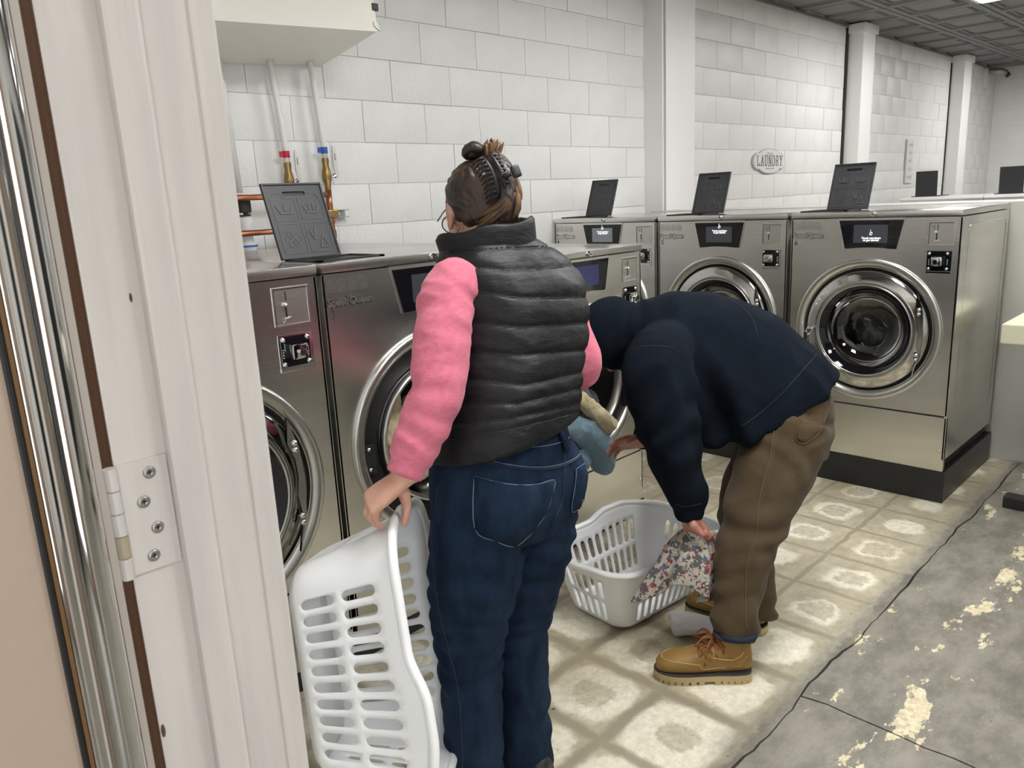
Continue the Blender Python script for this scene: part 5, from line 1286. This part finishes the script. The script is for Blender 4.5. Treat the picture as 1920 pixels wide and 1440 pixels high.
PD = [('side_seam', [(1452, 800), (1446, 850), (1436, 890), (1424, 940), (1418, 1000), (1402, 1050), (1398, 1120), (1400, 1185)], .0022), ('side_stitch', [(1457, 800), (1451, 850), (1441, 890), (1429, 940), (1423, 1000), (1407, 1050), (1402, 1120)], .0010),
      ('pocket_edge', [(1413, 788), (1417, 800), (1425, 811), (1438, 816)], .0020)]
for nm, p, r in PD: seam(TP, p, r, nm, pants_s, trousers)
pk = [(1499, 752), (1520, 744), (1540, 734), (1556, 728), (1553, 770), (1543, 800), (1528, 818), (1506, 832), (1491, 822), (1496, 790)]
po = patch(TP, pk, 'back_pocket', pants_m, trousers, .0012)
if po: seam(TP, pk+pk[:1], .0014, 'pocket_stitch', pants_s, po, lift=.004, step=4); seam(TP, [(1500, 756), (1522, 750), (1547, 738), (1560, 732)], .0011, 'pocket_hem', pants_s, po, lift=.004)
# hooded sweatshirt
bm = nb()
loft(bm, [(at(1440, 760, 2.66), RT*.222, IR(.88, -.475)*.248), (at(1422, 744, 2.66), RT*.222, IR(.83, -.56)*.258), (at(1372, 700, 2.66), RT*.20, IR(.62, -.78)*.250), (at(1330, 678, 2.665), RT*.208, IR(.46, -.89)*.240), (at(1290, 662, 2.67), RT*.215, IR(.30, -.95)*.222), (at(1250, 650, 2.675), RT*.20, IR(.10, -1)*.185), (at(1218, 640, 2.68), RT*.16, IR(-.05, -1)*.14), (at(1190, 632, 2.69), RT*.10, IR(-.1, -1)*.11)], 32, 0, 2.15)
limb(bm, [(at(1262, 650, 2.60), .10), (LS+IR(0, -1)*.01, .108), (at(1240, 755, 2.435), .100), (at(1256, 820, 2.42), .080), (LE+IR(.0, .3)*.0, .072), (at(1280, 900, 2.44), .060), (at(1290, 935, 2.46), .052), (at(1291, 950, 2.465), .043), (at(1291, 968, 2.475), .040)], 24)
limb(bm, [(at(1262, 650, 2.76), .10), (RS, .10), (at(1246, 730, 2.87), .085), (RE, .072), (at(1240, 805, 2.78), .060), (at(1216, 820, 2.715), .050), (RW, .042)], 22)
# hood drawn over the head
ball(bm, hc+IR(0, -.01)*1.0, (.098, .125, .122), 22, HMm.to_3x3()); ball(bm, hc-hf*.030-hu*.055, (.098, .09, .09), 20, HMm.to_3x3())
limb(bm, [(at(1200, 628, 2.69), .105), (at(1172, 622, 2.70), .100)], 18)
me = remesh(bm, .0075, 6)
def fn(c, n):
    q = c-at(1330, 690, 2.66); a = q.dot(CR); b = q.dot(CU)
    k = .004*nzv(c, 7, 1)
    arm = math.exp(-((c-at(1255, 820, 2.42)).length/.16)**2)
    k += arm*.007*math.sin((c-LS).dot((LE-LS).normalized())*55+5*nzv(c, 6, 3)+n.dot(CR)*2.4)
    k += .017*math.sin(a*34+b*9+4*nzv(c, 4, 6))*math.exp(-(((a-.02)/.16)**2))*sstep(.10, -.10, b)     # drape of the loose front
    k += .010*(1-abs(nzv(Vector((c.x*1.2, c.y*1.2, c.z*.7)), 7, 2))*2.2)*(.4+sstep(.12, -.06, b))
    nk_ = (c-at(1178, 625, 2.69)).length; k += .006*math.sin((c-hc).dot(CR)*110+4*nzv(c, 9, 3))*math.exp(-(nk_/.09)**2)
    return k
# open the face of the hood: pull the cloth back over the chin
displace(me, fn); TH = bvh(me); hoodie = mobj('hooded_sweatshirt', me, hood_m, smooth=True)
for nm, p in (('shoulder_seam', [(1166, 668), (1182, 657), (1205, 650), (1235, 649), (1258, 653), (1273, 662)]), ('hem_seam', [(1530, 666), (1500, 700), (1462, 742), (1425, 775), (1390, 800)]), ('yoke_seam', [(1365, 560), (1395, 580), (1412, 602), (1420, 630)]), ('cuff_seam', [(1266, 944), (1285, 950), (1314, 944)])):
    seam(TH, p, .0016, nm, hood_s, hoodie)
# boots
def boot(h0, d, label):
    s = Vector((-d.y, d.x, 0))
    def P(x, y, z): return h0+d*x+s*y+Z_*z
    bm = nb()
    sec = [(.004, .075, .030, .024), (.02, .082, .048, .034), (.06, .085, .055, .038), (.11, .078, .050, .040), (.155, .068, .041, .044), (.20, .061, .034, .0475), (.24, .057, .0295, .0465), (.27, .053, .0245, .040), (.288, .049, .018, .030), (.298, .046, .010, .016)]
    loft(bm, [(P(x, 0, z), s*hw_, Z_*hh) for x, z, hh, hw_ in [tuple(q) for q in cr(sec, 3)]], 22, 0, 2.5)
    loft(bm, [(P(.062, 0, .06), d*.060, s*.040), (P(.060, 0, .09), d*.058, s*.040), (P(.060, 0, .125), d*.055, s*.041), (P(.058, 0, .155), d*.054, s*.042)], 20)
    loft(bm, [(P(.085, 0, .135), s*.026, Z_*.012), (P(.11, 0, .118), s*.026, Z_*.014), (P(.145, 0, .098), s*.026, Z_*.014), (P(.165, 0, .085), s*.022, Z_*.012)], 12)
    me = remesh(bm, .0042, 4); displace(me, lambda c, n: .0012*nzv(c, 24, 2))
    b = mobj('boot', me, boot_m, smooth=True)
    outl = [(.0, .0), (.004, .022), (.02, .035), (.06, .041), (.10, .042), (.15, .046), (.20, .051), (.245, .050), (.28, .038), (.300, .018), (.305, 0)]
    half = cr(outl, 4); full = half+[(x, -y) for x, y in reversed(half[1:-1])]
    def plate(bm, z0, z1, g):
        cx_ = .15; A = [bm.verts.new(P(cx_+(x-cx_)*g, y*g, z0)) for x, y in full]; B = [bm.verts.new(P(cx_+(x-cx_)*g, y*g, z1)) for x, y in full]; ring_faces(bm, [A, B], True, True)
    bm = nb(); plate(bm, .012, .030, 1.0); obj('sole', bm, sole_m, b, angle=40)
    bm = nb(); plate(bm, .030, .0355, .992); obj('welt', bm, welt_m, b, angle=40)
    n = len(full); bm = nb()
    for i in range(0, n, 2):
        if .105 < full[i][0] < .135: continue
        (xa, ya), (xb, yb) = full[i], full[(i+2) % n]; q = [(xa+(xb-xa)*.06, ya+(yb-ya)*.06), (xa+(xb-xa)*.74, ya+(yb-ya)*.74)]
        ins = [(.15+(x-.15)*.72, y*.55) for x, y in q]
        qq = q+[ins[1], ins[0]]; A = [bm.verts.new(P(x, y, 0)) for x, y in qq]; B = [bm.verts.new(P(x, y, .0125)) for x, y in qq]; ring_faces(bm, [A, B], True, True)
    obj('tread_lugs', bm, sole_m, b, kind='stuff')
    T = bvh(me)
    def surf(x, y, z, r=.0):                           # nearest point on the upper
        h = T.find_nearest(P(x, y, z)); return h[0]+h[1]*r
    bm = nb(); tube(bm, [surf(x, y, z, .0008) for x, y, z in [(.165, .060, .072), (.20, .05, .076), (.235, .043, .078), (.262, .03, .075), (.277, .012, .070), (.279, 0, .070), (.277, -.012, .070), (.262, -.03, .075), (.235, -.043, .078), (.20, -.05, .076), (.165, -.060, .072)]], .0016, 6); obj('toe_seam', bm, boot_s, b, smooth=True)
    bm = nb()
    for y in (-.07, .07):
        tube(bm, [surf(x, y, z, .0008) for x, z in ((.165, .078), (.160, .060), (.150, .048), (.10, .052), (.085, .045))], .0014, 6)
        tube(bm, [surf(x, y, z, .0008) for x, z in ((.125, .098), (.095, .088), (.065, .086), (.03, .10), (.022, .112))], .0020, 6)
        tube(bm, [surf(x, y, z, .0008) for x, z in ((.045, .048), (.030, .075), (.015, .10))], .0016, 6)
    obj('side_seams', bm, boot_s, b, smooth=True)
    bm = nb()
    for x, z in ((.105, .130), (.125, .118), (.145, .104), (.162, .090)):
        pts = [surf(x-.012, -.045, z-.022, .002), surf(x-.004, -.022, z+.01, .003), surf(x+.004, 0, z+.02, .004), surf(x-.004, .022, z+.01, .003), surf(x-.012, .045, z-.022, .002)]
        tube(bm, cr([tuple(p) for p in pts], 3), .0026, 6)
        pts = [surf(x+.006, -.030, z-.014, .003), surf(x+.0, 0, z+.02, .006), surf(x-.018, .030, z-.004, .003)]; tube(bm, cr([tuple(p) for p in pts], 3), .0026, 6)
    for sg in (-1, 1):
        for k in range(2):
            a = P(.118, sg*.006, .130); tube(bm, cr([tuple(a), tuple(a+s*sg*.022+Z_*(.016-.008*k)+d*.014), tuple(a+s*sg*(.050-.012*k)+Z_*(.004-.012*k)+d*(.030+.02*k)), tuple(a+s*sg*(.050)+Z_*(-.022)+d*(.050)), tuple(a+s*sg*.026-Z_*.010+d*.022), tuple(a)], 5), .0026, 6)
    for k in range(3): a = P(.11, 0, .132); tube(bm, cr([tuple(a), tuple(a+d*(.02+.01*k)+Z_*.012+s*.01*(k-1)), tuple(a+d*(.045+.012*k)-Z_*.012+s*.022*(k-1))], 4), .0028, 6)
    obj('laces', bm, lace_m, b, smooth=True)
    bm = nb(); tube(bm, [P(.06+.056*math.cos(t), .042*math.sin(t), .152) for t in [k*2*PI/20 for k in range(21)]], .006, 8); obj('padded_collar', bm, mat('collar_dark', (.04, .03, .03), .8) if 'collar_dark' not in MATS else MATS['collar_dark'], b, smooth=True)
    return b
boot(Vector((2.030, 1.036, 0)), ND, ''); boot(Vector((2.288, 1.116, 0)), FD, '')
bm = nb(); 
for dy in (.0,): tube(bm, [Vector((2.0, 1.06, .158))+ND*(.01+.052*math.cos(t))+Vector((-ND.y, ND.x, 0))*.040*math.sin(t) for t in [k*2*PI/20 for k in range(21)]], .010, 8)
mobj('blue_sock', bm, mat('sock_navy', (.006, .012, .035), .8), smooth=True)
